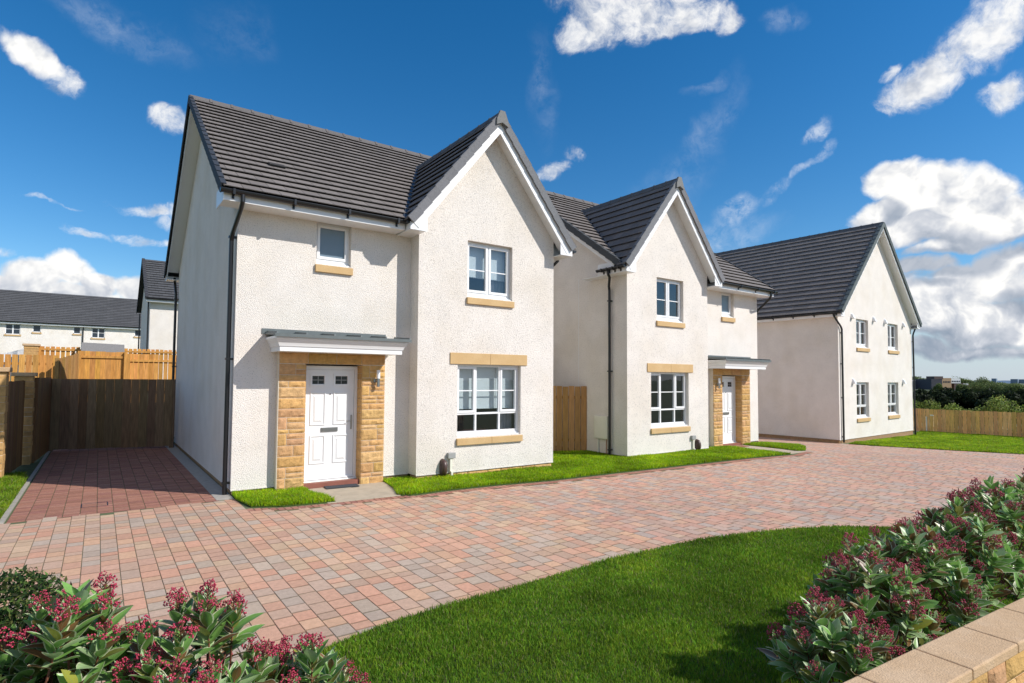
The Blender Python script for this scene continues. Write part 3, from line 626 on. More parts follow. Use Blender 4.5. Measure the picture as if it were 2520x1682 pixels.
def poly_sheet(name, poly, dz, thick, m, res=None):
    bm = bmesh.new(); vs = [bm.verts.new((x, y, G(x) + dz)) for x, y in poly]; f = bm.faces.new(vs)
    bmesh.ops.triangulate(bm, faces=[f]); 
    for _ in range(2): bmesh.ops.subdivide_edges(bm, edges=bm.edges[:], cuts=2, use_grid_fill=True)
    bm.normal_update()
    if sum(f.normal.z for f in bm.faces) < 0: bmesh.ops.reverse_faces(bm, faces=bm.faces[:])
    for v in bm.verts: v.co.z = G(v.co.x) + dz
    be = [e for e in bm.edges if e.is_boundary]; r = bmesh.ops.extrude_edge_only(bm, edges=be)
    for v in r['geom']:
        if isinstance(v, bmesh.types.BMVert): v.co.z -= thick
    me = bpy.data.meshes.new(name); bm.to_mesh(me); bm.free(); me.materials.append(MT[m]); o = bpy.data.objects.new(name, me); COL.objects.link(o)
    return o
tag(poly_sheet('lawn', LAWN, .012, .06, 'turf'), kind='structure'); 
for p_ in (P1, ST, P3, L3, P4): tag(poly_sheet('lawn', p_, .016, .06, 'turf'), kind='structure')

# ---------------------------------------------------------------- block paving, every block modelled
PALE = [(.52, .30, .205), (.53, .325, .21), (.49, .295, .21), (.50, .345, .23), (.42, .325, .255), (.43, .33, .25), (.46, .305, .22), (.54, .295, .20), (.49, .325, .225), (.45, .315, .235)]
WGT = [4, 3, 3, 2, 3, 2.2, 3, 2, 2.5, 3]
REDS = [(.35, .165, .115), (.38, .18, .125), (.33, .15, .115), (.39, .195, .14)]
bv, bf, bc = [], [], []
def block(x0, x1, y0, y1, col, dz=0, ch=.006, rot=None):
    b = len(bv); z = (x0 + x1) / 2; dz += random.uniform(-.0012, .0012); zs = [G(x0) + dz, G(x1) + dz]
    for (e, h) in ((0, -.012), (0, -ch * .5), (ch, 0)):
        bv.extend([(x0 + e, y0 + e * 2.2, zs[0] + h), (x1 - e, y0 + e * 2.2, zs[1] + h), (x1 - e, y1 - e * 2.2, zs[1] + h), (x0 + e, y1 - e * 2.2, zs[0] + h)])
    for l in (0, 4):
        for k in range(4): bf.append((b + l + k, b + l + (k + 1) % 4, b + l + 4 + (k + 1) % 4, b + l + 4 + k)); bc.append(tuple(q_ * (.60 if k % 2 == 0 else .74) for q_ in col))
    bf.append((b + 8, b + 9, b + 10, b + 11)); bc.append(col)
def visible(x, y, mu=450):
    p = pix(x, y, G(x)); return p and -mu < p[0] < 2520 + mu and p[1] < 1682 + 500
def paved(x, y):
    if x < -2.9 and y > -.42: return False
    if -2.9 <= x <= -.27 and y > -.38: return False
    if -.27 < x < 0.0 and y > -.3: return False
    if 0 <= x < 16.1 and y > -.4: return False
    if 16.1 <= x < 21.3: return y < 9
    if x > 21.3: return y < -.5
    return True
allp = [LAWN, P1, ST, P3, L3]
bx = []
w = .163; i = 0; x = -7.0
while x < 31:
    y = -9.4 + (random.random() * .2) if x < 9 else -13; ymax = 9 if 16 < x < 21.3 else 0.4
    ymin_cut = -7.6 if x < -1 else (-6.9 if x < 4.5 else -9.5)
    while y < ymax:
        l = random.choice([.14, .17, .20, .20, .25, .30]); cy = y + l / 2; cx = x + w / 2
        if (x > 8 or cy > ymin_cut) and paved(cx, cy) and visible(cx, cy): bx.append((x, y, l))
        y += l
    x += w
bx = np.array(bx); cx = bx[:, 0] + w / 2; cy = bx[:, 1] + bx[:, 2] / 2; bad = np.zeros(len(bx), bool)
for p_ in allp:
    c = np.array(p_).mean(0); q = [(px - .10 * np.sign(px - c[0]), py) for px, py in p_]
    m_ = np.ones(len(bx), bool)
    for ox, oy in ((0, .12), (0, -.12), (.09, 0), (-.09, 0)): m_ &= in_poly(cx + ox, cy + oy, p_)
    bad |= m_
bad |= (cx > 1.2) & (cx < 2.6) & (cy > -1.48) & (cy < -.1) | (cx > 14.1) & (cx < 14.9) & (cy > -1.9) & (cy < .2)
# header course along the front of the narrow lawns
edge = [(.0, -1.20), (.5, -1.42), (1.3, -1.5), (2.4, -1.52), (2.6, -1.66), (3.28, -1.59), (4.15, -1.60), (5.6, -1.74), (7.25, -1.74), (9.9, -1.84), (12.3, -1.92), (14.0, -2.12), (15.0, -1.9)]
def edge_y(x):
    for (a, ya), (b, yb) in zip(edge, edge[1:]):
        if a <= x <= b: return ya + (yb - ya) * (x - a) / (b - a)
    return None
for k in range(len(bx)):
    if bad[k]: continue
    e = edge_y(cx[k])
    if e is not None and cy[k] > e - .20: continue
    col = random.choices(PALE, WGT)[0]; n_ = noise.noise(V((cx[k] * .35, cy[k] * .35, 3))) * .5
    kx = 1.09 + random.uniform(-.11, .10) + .22 * n_; col = tuple(c_ * kx for c_ in col)
    if cx[k] > 4: # far part of the lane is a shade more mauve-grey
        col = (col[0] * .96, col[1] * .97, col[2] * 1.04)
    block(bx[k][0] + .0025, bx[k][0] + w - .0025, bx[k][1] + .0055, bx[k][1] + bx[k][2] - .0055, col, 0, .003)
x = 0.0
while x < 15:
    e = edge_y(min(x + .05, 14.99))
    if e is None: break
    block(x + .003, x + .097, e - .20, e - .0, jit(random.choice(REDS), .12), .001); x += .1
np_mesh('block_paving', np.array(bv), np.array(bf), np.array(bc), 'block', nper=4)['kind'] = 'structure'
bv, bf, bc = [], [], []
x = -2.82
while x < -.3:
    y = -.37
    while y < 9.2:
        c_ = jit(random.choice(REDS), .12); block(x + .003, x + .197, y + .005, y + .095, c_, 0, .005); y += .1
    x += .2
# red blocks around a manhole frame-free service cover
np_mesh('driveway', np.array(bv), np.array(bf), np.array(bc), 'block', nper=4)['kind'] = 'structure'
s = MB(); s.box(-.255, .0, -.33, 9.2, -.2, G(0) + .004); tag(s.build('channel_strip', 'kerb'), kind='structure')
s = MB(); s.box(-2.9, -2.84, -.38, 9.2, -.2, G(0) + .018); s.box(-6, -2.9, -.43, -.37, -.2, G(0) + .018); tag(s.build('kerb', 'kerb'), kind='structure')
for (a, b, c, d, ny) in ((1.16, 2.72, -1.5, -.12, 3), (14.0, 15.0, -1.95, .1, 4)):
    s = MB(); nx = 2; 
    for j in range(ny):
        off = 0 if j % 2 == 0 else .3
        xs = [a] + [a + (b - a) * (k + .5 * (j % 2)) / nx for k in range(1 if j % 2 == 0 else 0, nx + 1) if a < a + (b - a) * (k + .5 * (j % 2)) / nx < b] + [b]
        for p_, q_ in zip(xs, xs[1:]):
            z = G((p_ + q_) / 2) + .008; y0 = c + (d - c) * j / ny; y1 = c + (d - c) * (j + 1) / ny
            s.box(p_ + .004, q_ - .004, y0 + .004, y1 - .004, z - .06, z)
    tag(s.build('garden_path', 'slab', bevel=.003), kind='structure')
sc_ = MB(); sz = G(-1.85) + .001
for q_ in ((-2.02, -1.68, .22, .232), (-2.02, -1.68, .518, .53), (-2.02, -2.008, .232, .518), (-1.692, -1.68, .232, .518)): sc_.box(q_[0], q_[1], q_[2], q_[3], sz - .01, sz + .002)
tag(sc_.build('service_cover', 'black'), 'small square service cover rim set flush in the red driveway blocks', 'drain cover')
d = MB(); d.hexa([(1.50, -.36, -.078), (2.1, -.40, -.083), (1.53, -.12, -.078), (2.13, -.15, -.083), (1.50, -.36, -.065), (2.1, -.40, -.07), (1.53, -.12, -.065), (2.13, -.15, -.07)])
tag(d.build('doormat', 'mat_', bevel=.003), 'dark grey rubber doormat lying on the slabs before the nearest front door', 'doormat')
d = MB(); d.hexa([(14.15, -.30, -.152), (14.75, -.30, -.154), (14.15, -.02, -.152), (14.75, -.02, -.154), (14.15, -.30, -.138), (14.75, -.30, -.14), (14.15, -.02, -.138), (14.75, -.02, -.14)])
tag(d.build('doormat', 'terra', bevel=.003), 'reddish brown doormat lying before the door of the middle house', 'doormat')

# ---------------------------------------------------------------- grass blades
def grass(name, poly, dens, h, label_w=1.0, base=(.075, .17, .018), wk=1.0, lift=.012, over=0):
    P_ = np.array(poly); lo, hi = P_.min(0) - over, P_.max(0) + over; out = []
    area = (hi - lo).prod(); step = 1.0; pts = []
    for xa in np.arange(lo[0], hi[0], step):
        for ya in np.arange(lo[1], hi[1], step):
            cxx, cyy = xa + .5, ya + .5; dd = math.hypot(cxx - CP.x, cyy - CP.y)
            q = pix(cxx, cyy, -.1)
            if q is None and dd > 2.5: continue
            if q and (q[0] < -700 or q[0] > 3300 or q[1] > 2500): continue
            n = int(dens * min(1, (4 / max(dd, 2)) ** 1.15) * step * step)
            pts.append(np.stack([rng.uniform(xa, xa + step, n), rng.uniform(ya, ya + step, n)], 1))
    p = np.concatenate(pts); p = p[in_poly(p[:, 0], p[:, 1], poly)]
    n = len(p); dist = np.hypot(p[:, 0] - CP.x, p[:, 1] - CP.y)
    z = np.array([G(a) for a in p[:, 0]]) + lift
    th = rng.uniform(0, 2 * np.pi, n); wd = .0021 * np.clip(dist / 3.6, 1, 9) ** .85 * rng.uniform(.7, 1.4, n) * wk
    hh = h * rng.uniform(.5, 1.25, n) * (1 + .25 * np.sin(p[:, 0] * 3.1 + p[:, 1] * 1.7) * np.sin(p[:, 1] * 4.3))
    la = rng.uniform(0, 2 * np.pi, n); ln = hh * rng.uniform(.1, .9, n)
    b0 = np.stack([p[:, 0] - np.cos(th) * wd, p[:, 1] - np.sin(th) * wd, z], 1); b1 = np.stack([p[:, 0] + np.cos(th) * wd, p[:, 1] + np.sin(th) * wd, z], 1)
    md = np.stack([p[:, 0] + np.cos(la) * ln * .35, p[:, 1] + np.sin(la) * ln * .35, z + hh * .65], 1)
    tp = np.stack([p[:, 0] + np.cos(la) * ln, p[:, 1] + np.sin(la) * ln, z + hh], 1)
    m0 = md - (b1 - b0) * .38; m1 = md + (b1 - b0) * .38
    v = np.stack([b0, b1, m0, m1, tp], 1).reshape(-1, 3); k = np.arange(n)[:, None] * 5
    t = np.concatenate([k + np.array([[0, 1, 3]]), k + np.array([[0, 3, 2]]), k + np.array([[2, 3, 4]])], 1).reshape(-1, 3)
    patch = np.array([noise.noise(V((a * .9, b * .9, 0))) + .7 * noise.noise(V((a * 3.3, b * 3.3, 5))) for a, b in p])
    c = np.array(base)[None] * rng.uniform(.6, 1.45, (n, 1)) * (1 + .38 * patch[:, None])
    c[:, 0] *= rng.uniform(.75, 1.45, n) * (1 + .25 * np.clip(patch, 0, 1)); dry = rng.random(n) < .05; c[dry] = np.array([.30, .27, .12])
    return np_mesh(name, v, t, np.repeat(c, 3, 0), 'grass')
tag(grass('lawn_grass', LAWN, 14000, .035, base=(.135, .27, .02)), 'dark green mown grass of the big curved front lawn', 'grass', kind='stuff')
tag(grass('lawn_grass', P1, 26000, .065, base=(.24, .42, .012), wk=.9), 'longer bright grass patch left of the nearest door', 'grass', kind='stuff')
tag(grass('lawn_grass', ST, 24000, .06, base=(.24, .42, .012), wk=.9), 'bright grass strip along the fronts of the two nearer houses', 'grass', kind='stuff')
tag(grass('lawn_grass', P3, 24000, .06, base=(.23, .40, .014)), 'small tapering grass patch right of the middle house door', 'grass', kind='stuff')
tag(grass('lawn_grass', L3, 14000, .06, base=(.25, .42, .02)), 'green grass in front of the farthest house and far fence', 'grass', kind='stuff')
tag(grass('lawn_grass', P4, 22000, .10, base=(.17, .30, .02)), 'rough unmown grass left of the driveway kerb', 'grass', kind='stuff')

# ---------------------------------------------------------------- fences
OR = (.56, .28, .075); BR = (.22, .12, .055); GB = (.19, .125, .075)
def fence(name, p0, p1, z0, z1, h, label, col, bw=.14, gap=.012, rails=(.25, 1.45), rail_side=-1, posts=True, post_h=0, group=None, cat='fence', var=.18, zpost=None, top_jit=.012, alternate=False):
    root = empty(name, (p0[0], p0[1], z0)); p0, p1 = V((p0[0], p0[1], 0)), V((p1[0], p1[1], 0)); d = p1 - p0; L = d.length; d.normalize(); nrm = V((-d.y, d.x, 0)) * rail_side
    n = max(1, int(L / (bw + gap))); st = L / n; mb = MB()
    for i in range(n):
        zb = (z1 - z0) * i / n; o = d * (i * st) + Z * zb; k = jit(col, var); k = (k[0], k[1] * random.uniform(.9, 1.06), k[2] * random.uniform(.8, 1.1))
        sh = .014 if alternate and i % 2 else 0
        mb.fbox(V((0, 0, 0)) + o, d, nrm, Z, gap / 2, st - gap / 2, -.009 - sh, .009 - sh, .03 + random.uniform(-.01, .01), h + random.uniform(-top_jit, top_jit), col=k)
    mb.build('panel', 'wood', root)
    for rz in rails:
        mb = MB(); a = nrm * .012 + Z * rz; b = a + d * L + Z * (z1 - z0); mb.hexa([a, b, a + nrm * .04, b + nrm * .04, a + Z * .08, b + Z * .08, a + nrm * .04 + Z * .08, b + nrm * .04 + Z * .08], jit(col, .1)); mb.build('rail', 'wood', root)
    if posts:
        m_ = max(1, round(L / 1.9))
        for i in range(m_ + 1):
            mb = MB(); o = d * (L * i / m_) + Z * ((z1 - z0) * i / m_); mb.fbox(o, d, nrm, Z, -.05, .05, .01, .11, -.2, h + post_h, col=jit(col, .1)); mb.build('post', 'wood', root)
    return tag(root, label, cat, group)
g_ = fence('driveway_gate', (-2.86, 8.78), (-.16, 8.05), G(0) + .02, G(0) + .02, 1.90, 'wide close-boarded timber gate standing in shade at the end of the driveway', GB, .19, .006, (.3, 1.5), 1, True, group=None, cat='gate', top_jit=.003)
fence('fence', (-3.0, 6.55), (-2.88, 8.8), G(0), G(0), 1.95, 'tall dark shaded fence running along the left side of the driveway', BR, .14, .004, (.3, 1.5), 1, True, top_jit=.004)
fence('fence', (6.76, 3.06), (9.37, 1.32), -.12, -.14, 1.85, 'brown close-boarded fence closing the gap between the two nearer houses', (.36, .195, .07), .16, .014, (.3, 1.5), 1, False, top_jit=.012, var=.3)
fence('fence', (33.0, 4.5), (34.4, -9.5), -.70, -.74, 1.2, 'long low close-boarded fence beyond the far grass, below the green hedge', (.74, .43, .175), .15, .02, (.2, .9), 1, False, var=.2)
fence('fence', (-7.0, 12.5), (-2.9, 12.5), .95, .95, 1.62, 'orange picket-style fence with gapped boards at far left behind the driveway fence', OR, .13, .028, (.25, 1.3), 1, False, top_jit=.004)
fence('fence', (-2.86, 12.0), (-2.42, 13.95), .75, 1.0, 1.72, 'short timber fence run stepping uphill away from the driveway gate', (.36, .2, .07), .14, .006, (.3, 1.4), 1, True)
fence('fence', (-2.42, 14), (-1.1, 14), 1.0, 1.0, 1.78, 'orange fence bay with rails facing the camera, left of the open-jointed bay', OR, .13, .004, (.55, 1.55), -1, True)
fence('fence', (-1.02, 14.02), (2.2, 14.02), .95, .95, 1.78, 'orange open-jointed fence bay with rails facing the camera, beside the near house back corner', OR, .12, .03, (.55, 1.5), -1, True)
fence('fence', (-3.75, 18), (1.0, 18), 1.25, 1.25, 1.82, 'farther orange fence with gapped boards and a thick top rail', OR, .12, .035, (.4, 1.66), -1, True)
# stone gate pillars at far left
def pillar(x, y, h, wd, label, seed):
    root = empty('stone_pillar', (x, y, G(x))); mb = MB(); z = 0; rr = random.Random(seed)
    while z < h - .02:
        hh = min(rr.choice([.1, .14, .2]), h - z); c = jit((.52, .31, .125), .15)
        mb.box(-wd / 2 + rr.uniform(-.008, .008), wd / 2 + rr.uniform(-.008, .008), -wd / 2 + rr.uniform(-.01, .01), wd / 2, z + .004, z + hh - .004, c); z += hh
    mb.build('shaft', 'stone', root, bevel=.006); mb = MB(); e = wd / 2 - .012; mb.box(-e, e, -e, e, 0, h); mb.build('mortar_core', 'mortar', root)
    mb = MB(); e = wd / 2 + .045; mb.box(-e, e, -e, e, h, h + .085); mb.build('cap', 'coping', root, bevel=.01)
    return tag(root, label, 'pillar', 'stone pillars along the left boundary')
pillar(-3.44, 3.6, 2.06, .38, 'sunlit sandstone pillar with pale cap at left frame edge', 3)
pillar(-3.22, 6.3, 1.98, .34, 'second sandstone pillar, standing in shade in front of the driveway fence', 5)
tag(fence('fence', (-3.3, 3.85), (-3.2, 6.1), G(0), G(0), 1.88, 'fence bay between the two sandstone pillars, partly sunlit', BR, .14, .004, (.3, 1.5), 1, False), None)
p_ = pillar(-3.98, 17.8, 1.05, .42, 'small distant sandstone pillar with cap, left of the farther orange fence', 9); p_.location.z = 2.0
mb = MB(); mb.hexa([(-2.33, 17.1, 1.3), (-1.15, 17.1, 1.3), (-2.33, 18.3, 1.3), (-1.15, 18.3, 1.3), (-2.33, 17.1, 2.78), (-1.15, 17.1, 2.78), (-2.33, 18.3, 2.78), (-1.15, 18.3, 2.78)])
sh = empty('garden_shed'); o_ = mb.build('wall', mat('shed_boards', (.3, .17, .07), .8), sh)
mb = MB(); mb.hexa([(-2.45, 16.95, 2.76), (-1.05, 16.95, 2.72), (-2.45, 17.75, 3.22), (-1.05, 17.75, 3.18), (-2.45, 16.95, 2.80), (-1.05, 16.95, 2.76), (-2.45, 17.75, 3.26), (-1.05, 17.75, 3.22)])
mb.hexa([(-2.45, 17.75, 3.22), (-1.05, 17.75, 3.18), (-2.45, 18.5, 2.76), (-1.05, 18.5, 2.72), (-2.45, 17.75, 3.26), (-1.05, 17.75, 3.22), (-2.45, 18.5, 2.80), (-1.05, 18.5, 2.76)]); mb.build('roof', 'shed', sh)
tag(sh, 'small garden shed whose grey felt roof shows above the orange fences', 'shed')
mb = MB(); n = 14
for i in range(n):
    a, b = -6.4 + 2.3 * i / n, -6.4 + 2.3 * (i + 1) / n; f_ = lambda x: 3.04 - .30 * math.sin(math.pi * (x + 6.4) / 2.3)
    mb.face([(a, 18.5, 1.9), (b, 18.5, 1.9), (b, 18.5 + .08 * math.sin(b * 9), f_(b)), (a, 18.5 + .08 * math.sin(a * 9), f_(a))])
tag(mb.build('tarpaulin', 'sheet'), 'white sagging sheet hung between posts behind the fence at far left', 'sheet')
mb = MB(); mb.fbox(V((33.4, 1.0, -.72)), X, Y, Z, -.05, .05, -.05, .05, 0, .86); mb.fbox(V((33.4, 1.0, -.72)), X, Y, Z, -.07, .07, -.07, .07, .86, .93)
rt_ = empty('marker_post', (0, 0, 0)); mb.build('post', 'cream', rt_); mb = MB(); mb.tube([(33.3, 1.22, -.72), (33.3, 1.22, .1)], .035, 8); mb.build('pipe', 'cream', rt_)
tag(rt_, 'slim white service post standing before the far fence', 'post')

# ---------------------------------------------------------------- terrace and gabled house uphill at left
tr = empty('terraced_house', (0, 62, 2.2)); tag(tr, 'long white terrace of houses with a plain slate-grey roof, uphill at far left', 'terrace')
XL, XR = -32, 8; ez = lambda x: 5.0 + (x) * 0 ; E0, RZ = 4.93, 8.45
w = MB(); wins = [(-9.27, -8.15, 3.70, 4.72), (-7.25, -6.62, 4.0, 4.72), (-4.1, -3.5, 4.0, 4.72), (-2.6, -1.5, 3.66, 4.70), (1.05, 1.75, 3.98, 4.70)]
wins += [(-15.3, -14.2, 3.70, 4.72), (-12.6, -12.0, 4, 4.72)]
sheet_y(w, XL, XR, 0, 4.9, 0, wins, .12); w.face([(XL, 9, 0), (XR, 9, 0), (XR, 9, 4.9), (XL, 9, 4.9)])
for xx in (XL, XR): w.face([(xx, 0, 0), (xx, 9, 0), (xx, 9, 4.9), (xx, 4.5, RZ - .1), (xx, 0, 4.9)])
w.build('wall', 'render', tr)
r = MB(); al = math.atan((RZ - E0) / 4.9); slope(r, V((XL, -.4, E0)), X, V((0, math.cos(al), math.sin(al))), V((0, -math.sin(al), math.cos(al))), XR - XL, 4.9 / math.cos(al), .33, .6, col=(.085, .085, .088))
r.face([(XL, 4.5, RZ), (XR, 4.5, RZ), (XR, 9.4, E0), (XL, 9.4, E0)], (.08, .08, .08)); r.face([(XL, -.39, E0), (XR, -.39, E0), (XR, 4.5, RZ), (XL, 4.5, RZ)], (.03, .03, .03)); r.build('roof', 'tile', tr)
f = MB(); f.box(XL, XR, -.36, -.34, 4.72, 4.9); f.box(XL, XR, -.34, 0, 4.72, 4.74); f.build('fascia', 'upvc', tr); f = MB(); gutter(f, V((XL, -.43, 4.92)), V((XR, -.43, 4.92)), .07); f.build('gutter', 'black', tr)
for px in (-3.3, 1.72, -11): f = MB(); f.tube([(px, -.08, 4.85), (px, -.08, 0)], .05, 6); f.build('downpipe', 'black', tr)
dg = mat('dark_pane', (.03, .04, .055), .1)
for (a, b, c, d_) in wins:
    f = MB()
    for q in ((a, a + .06, c, d_), (b - .06, b, c, d_), (a, b, c, c + .08), (a, b, d_ - .06, d_)): f.box(q[0], q[1], .03, .09, q[2] + .001, q[3] - .001)
    if b - a > .9: f.box((a + b) / 2 - .05, (a + b) / 2 + .05, .028, .09, c + .08, d_ - .06); f.box(a + .06, b - .06, .04, .06, (c + d_) / 2, (c + d_) / 2 + .03)
    o = f.build('window', 'upvc', tr); f = MB(); f.face([(a, .07, c), (b, .07, c), (b, .07, d_), (a, .07, d_)]); f.build('pane', dg, o)
    f = MB(); f.box(a - .06, b + .06, -.06, .02, c - .14, c - .0); f.build('sill', 'sill', o)
nb = empty('house', (0, 25, 1.15)); tag(nb, 'partly hidden white house with steep grey roof just behind the nearest house, at its left', 'house')
w = MB(); wx0, wx1 = .22, 8; 
w.face([(wx0, 0, 0), (wx1, 0, 0), (wx1, 0, 4.75), (wx0, 0, 4.75)])
for xx in (wx0, wx1): w.face([(xx, 0, 0), (xx, 8, 0), (xx, 8, 4.9), (xx, 4, 7.5), (xx, 0, 4.9)])
w.face([(wx0, 8, 0), (wx1, 8, 0), (wx1, 8, 4.75), (wx0, 8, 4.75)]); w.build('wall', 'render', nb)
r = MB(); al = math.atan(2.75 / 4.4); r_n = V((0, -math.sin(al), math.cos(al))); r_w = V((0, math.cos(al), math.sin(al))); r_l = 4.4 / math.cos(al)
slope(r, V((.0, -.4, 4.88)), X, r_w, r_n, 8.3, r_l, .31, .3, col=(.085, .085, .088)); r.face([(0, -.4, 4.88), (8.3, -.4, 4.88), (8.3, 4, 7.63), (0, 4, 7.63)], (.03, .03, .03)); r.face([(0, 8.4, 4.88), (8.3, 8.4, 4.88), (8.3, 4, 7.63), (0, 4, 7.63)], (.06, .06, .06)); ro = r.build('roof', 'tile', nb)
r = MB(); verge(r, V((0, -.4, 4.88)), r_w, r_n, -X, r_l, col=(.05, .05, .055)); verge(r, V((0, 8.4, 4.88)), V((0, -math.cos(al), math.sin(al))), V((0, math.sin(al), math.cos(al))), -X, r_l, col=(.03, .03, .03)); r.build('verge_tiles', 'tile', ro)
f = MB(); f.box(.02, 8.2, -.36, -.34, 4.7, 4.85); f.box(.02, 8.2, -.34, 0, 4.7, 4.72); f.build('fascia', 'upvc', nb); f = MB(); gutter(f, V((0, -.43, 4.86)), V((8.3, -.43, 4.86))); f.build('gutter', 'black', nb)
for yy in (-.06, 8.1): f = MB(); f.tube([(.14, yy, 4.8), (.14, yy, 0)], .04, 6); f.build('downpipe', 'black', nb)

# ---------------------------------------------------------------- front garden wall at lower right
gw = empty('garden_wall', (1.673, -9.432, 0), R(-4.6)); tag(gw, 'low sandstone garden wall with flat buff coping slabs at lower right', 'wall')
c = MB(); x = -3.27
for i in range(22):
    c.box(x + .003, x + .542, -.258, .0, .445, .50); x += .545
c.build('coping', 'coping', gw, bevel=.008)
c = MB(); z = -.3; rr = random.Random(4)
bl = []; row = 0
while z < .42:
    h = .145; x = -3.2 - (.15 if row % 2 else 0)
    while x < 8.6:
        l = rr.choice([.22, .3, .4]); bl.append((x, x + l, z, z + h)); x += l
    z += h; row += 1
stone_face(c, [(a, b, q, min(w_, .435)) for a, b, q, w_ in bl if a < 6], -.215, .05, 1, 8); c.build('stonework', 'stone', gw)
c = MB(); c.box(-3.25, 8.7, -.208, -.04, -.4, .444); c.build('mortar_core', 'mortar', gw)

# ---------------------------------------------------------------- shrubs
def leaf_mat(name):
    M = bpy.data.materials.new(name); M.use_nodes = True; nt = M.node_tree; N = nt.nodes; L = nt.links; P = N['Principled BSDF']
    at = N.new('ShaderNodeAttribute'); at.attribute_name = 'col'; lf = N.new('ShaderNodeAttribute'); lf.attribute_name = 'leaf'
    sp = N.new('ShaderNodeSeparateColor'); L.new(lf.outputs['Color'], sp.inputs[0])
    tc = N.new('ShaderNodeTexCoord'); n = N.new('ShaderNodeTexNoise'); n.inputs['Scale'].default_value = 45; n.inputs['Detail'].default_value = 3; L.new(tc.outputs['Object'], n.inputs['Vector'])
    # cream margin: edge coordinate plus noise
    a = N.new('ShaderNodeMath'); a.operation = 'MULTIPLY_ADD'; a.inputs[1].default_value = .28; L.new(n.outputs[0], a.inputs[0]); L.new(sp.outputs[0], a.inputs[2])
    mr = N.new('ShaderNodeMapRange'); mr.inputs[1].default_value = .92; mr.inputs[2].default_value = 1.02; L.new(a.outputs[0], mr.inputs[0])
    mm = N.new('ShaderNodeMath'); mm.operation = 'MULTIPLY'; L.new(mr.outputs[0], mm.inputs[0]); L.new(sp.outputs[1], mm.inputs[1])
    mx = N.new('ShaderNodeMix'); mx.data_type = 'RGBA'; L.new(mm.outputs[0], mx.inputs[0]); L.new(at.outputs['Color'], mx.inputs[6]); mx.inputs[7].default_value = (.74, .75, .52, 1)
    # paler midrib
    mb_ = N.new('ShaderNodeMapRange'); mb_.inputs[1].default_value = .0; mb_.inputs[2].default_value = .09; mb_.inputs[3].default_value = .55; mb_.inputs[4].default_value = 0; L.new(sp.outputs[0], mb_.inputs[0])
    m2 = N.new('ShaderNodeMix'); m2.data_type = 'RGBA'; L.new(mb_.outputs[0], m2.inputs[0]); L.new(mx.outputs[2], m2.inputs[6]); m2.inputs[7].default_value = (.20, .28, .13, 1)
    v = N.new('ShaderNodeVectorMath'); v.operation = 'SCALE'; r = N.new('ShaderNodeMapRange'); r.inputs[3].default_value = .8; r.inputs[4].default_value = 1.2; L.new(n.outputs[0], r.inputs[0]); L.new(m2.outputs[2], v.inputs[0]); L.new(r.outputs[0], v.inputs['Scale'])
    L.new(v.outputs[0], P.inputs['Base Color']); P.inputs['Roughness'].default_value = .36; P.inputs['Specular IOR Level'].default_value = .45
    t = N.new('ShaderNodeBsdfTranslucent'); L.new(v.outputs[0], t.inputs['Color']); ms = N.new('ShaderNodeMixShader'); ms.inputs[0].default_value = .30
    L.new(P.outputs[0], ms.inputs[1]); L.new(t.outputs[0], ms.inputs[2]); L.new(ms.outputs[0], N['Material Output'].inputs[0])
    return M
MT['leaf'] = leaf_mat('skimmia_leaf')
MT['bud'] = mat('flower_bud', (.38, .028, .065), .42, .5, 160)
NT, NS = 8, 5
tt = np.linspace(0, 1, NT); ss = np.linspace(-1, 1, NS)
prof = np.sin(np.pi * tt ** .82) ** .75; prof[0] = .10; prof[-1] = .02
LT = np.array([[(s_ * prof[i], t_, abs(s_)) for s_ in ss] for i, t_ in enumerate(tt)]).reshape(-1, 3)   # cross, along, |s|
LQ = np.array([(i * NS + j, i * NS + j + 1, (i + 1) * NS + j + 1, (i + 1) * NS + j) for i in range(NT - 1) for j in range(NS - 1)])
def leaves(items):
    V_, F_, C_, U_ = [], [], [], []
    for k, (p, d, up, L_, W_, curl, fold, col, marg) in enumerate(items):
        d = d / np.linalg.norm(d); side = np.cross(d, up); side /= np.linalg.norm(side) + 1e-9; nr = np.cross(side, d)
        cr = LT[:, 0] * W_; al = LT[:, 1] * L_; hz = np.abs(cr) * fold - curl * L_ * LT[:, 1] ** 2
        V_.append(p + cr[:, None] * side + al[:, None] * d + hz[:, None] * nr); F_.append(LQ + k * len(LT))
        C_.append(np.tile(col, (len(LQ), 1))); U_.append(np.stack([LT[:, 2], np.full(len(LT), marg), LT[:, 1]], 1))
    return np.concatenate(V_), np.concatenate(F_), np.concatenate(C_), np.concatenate(U_)
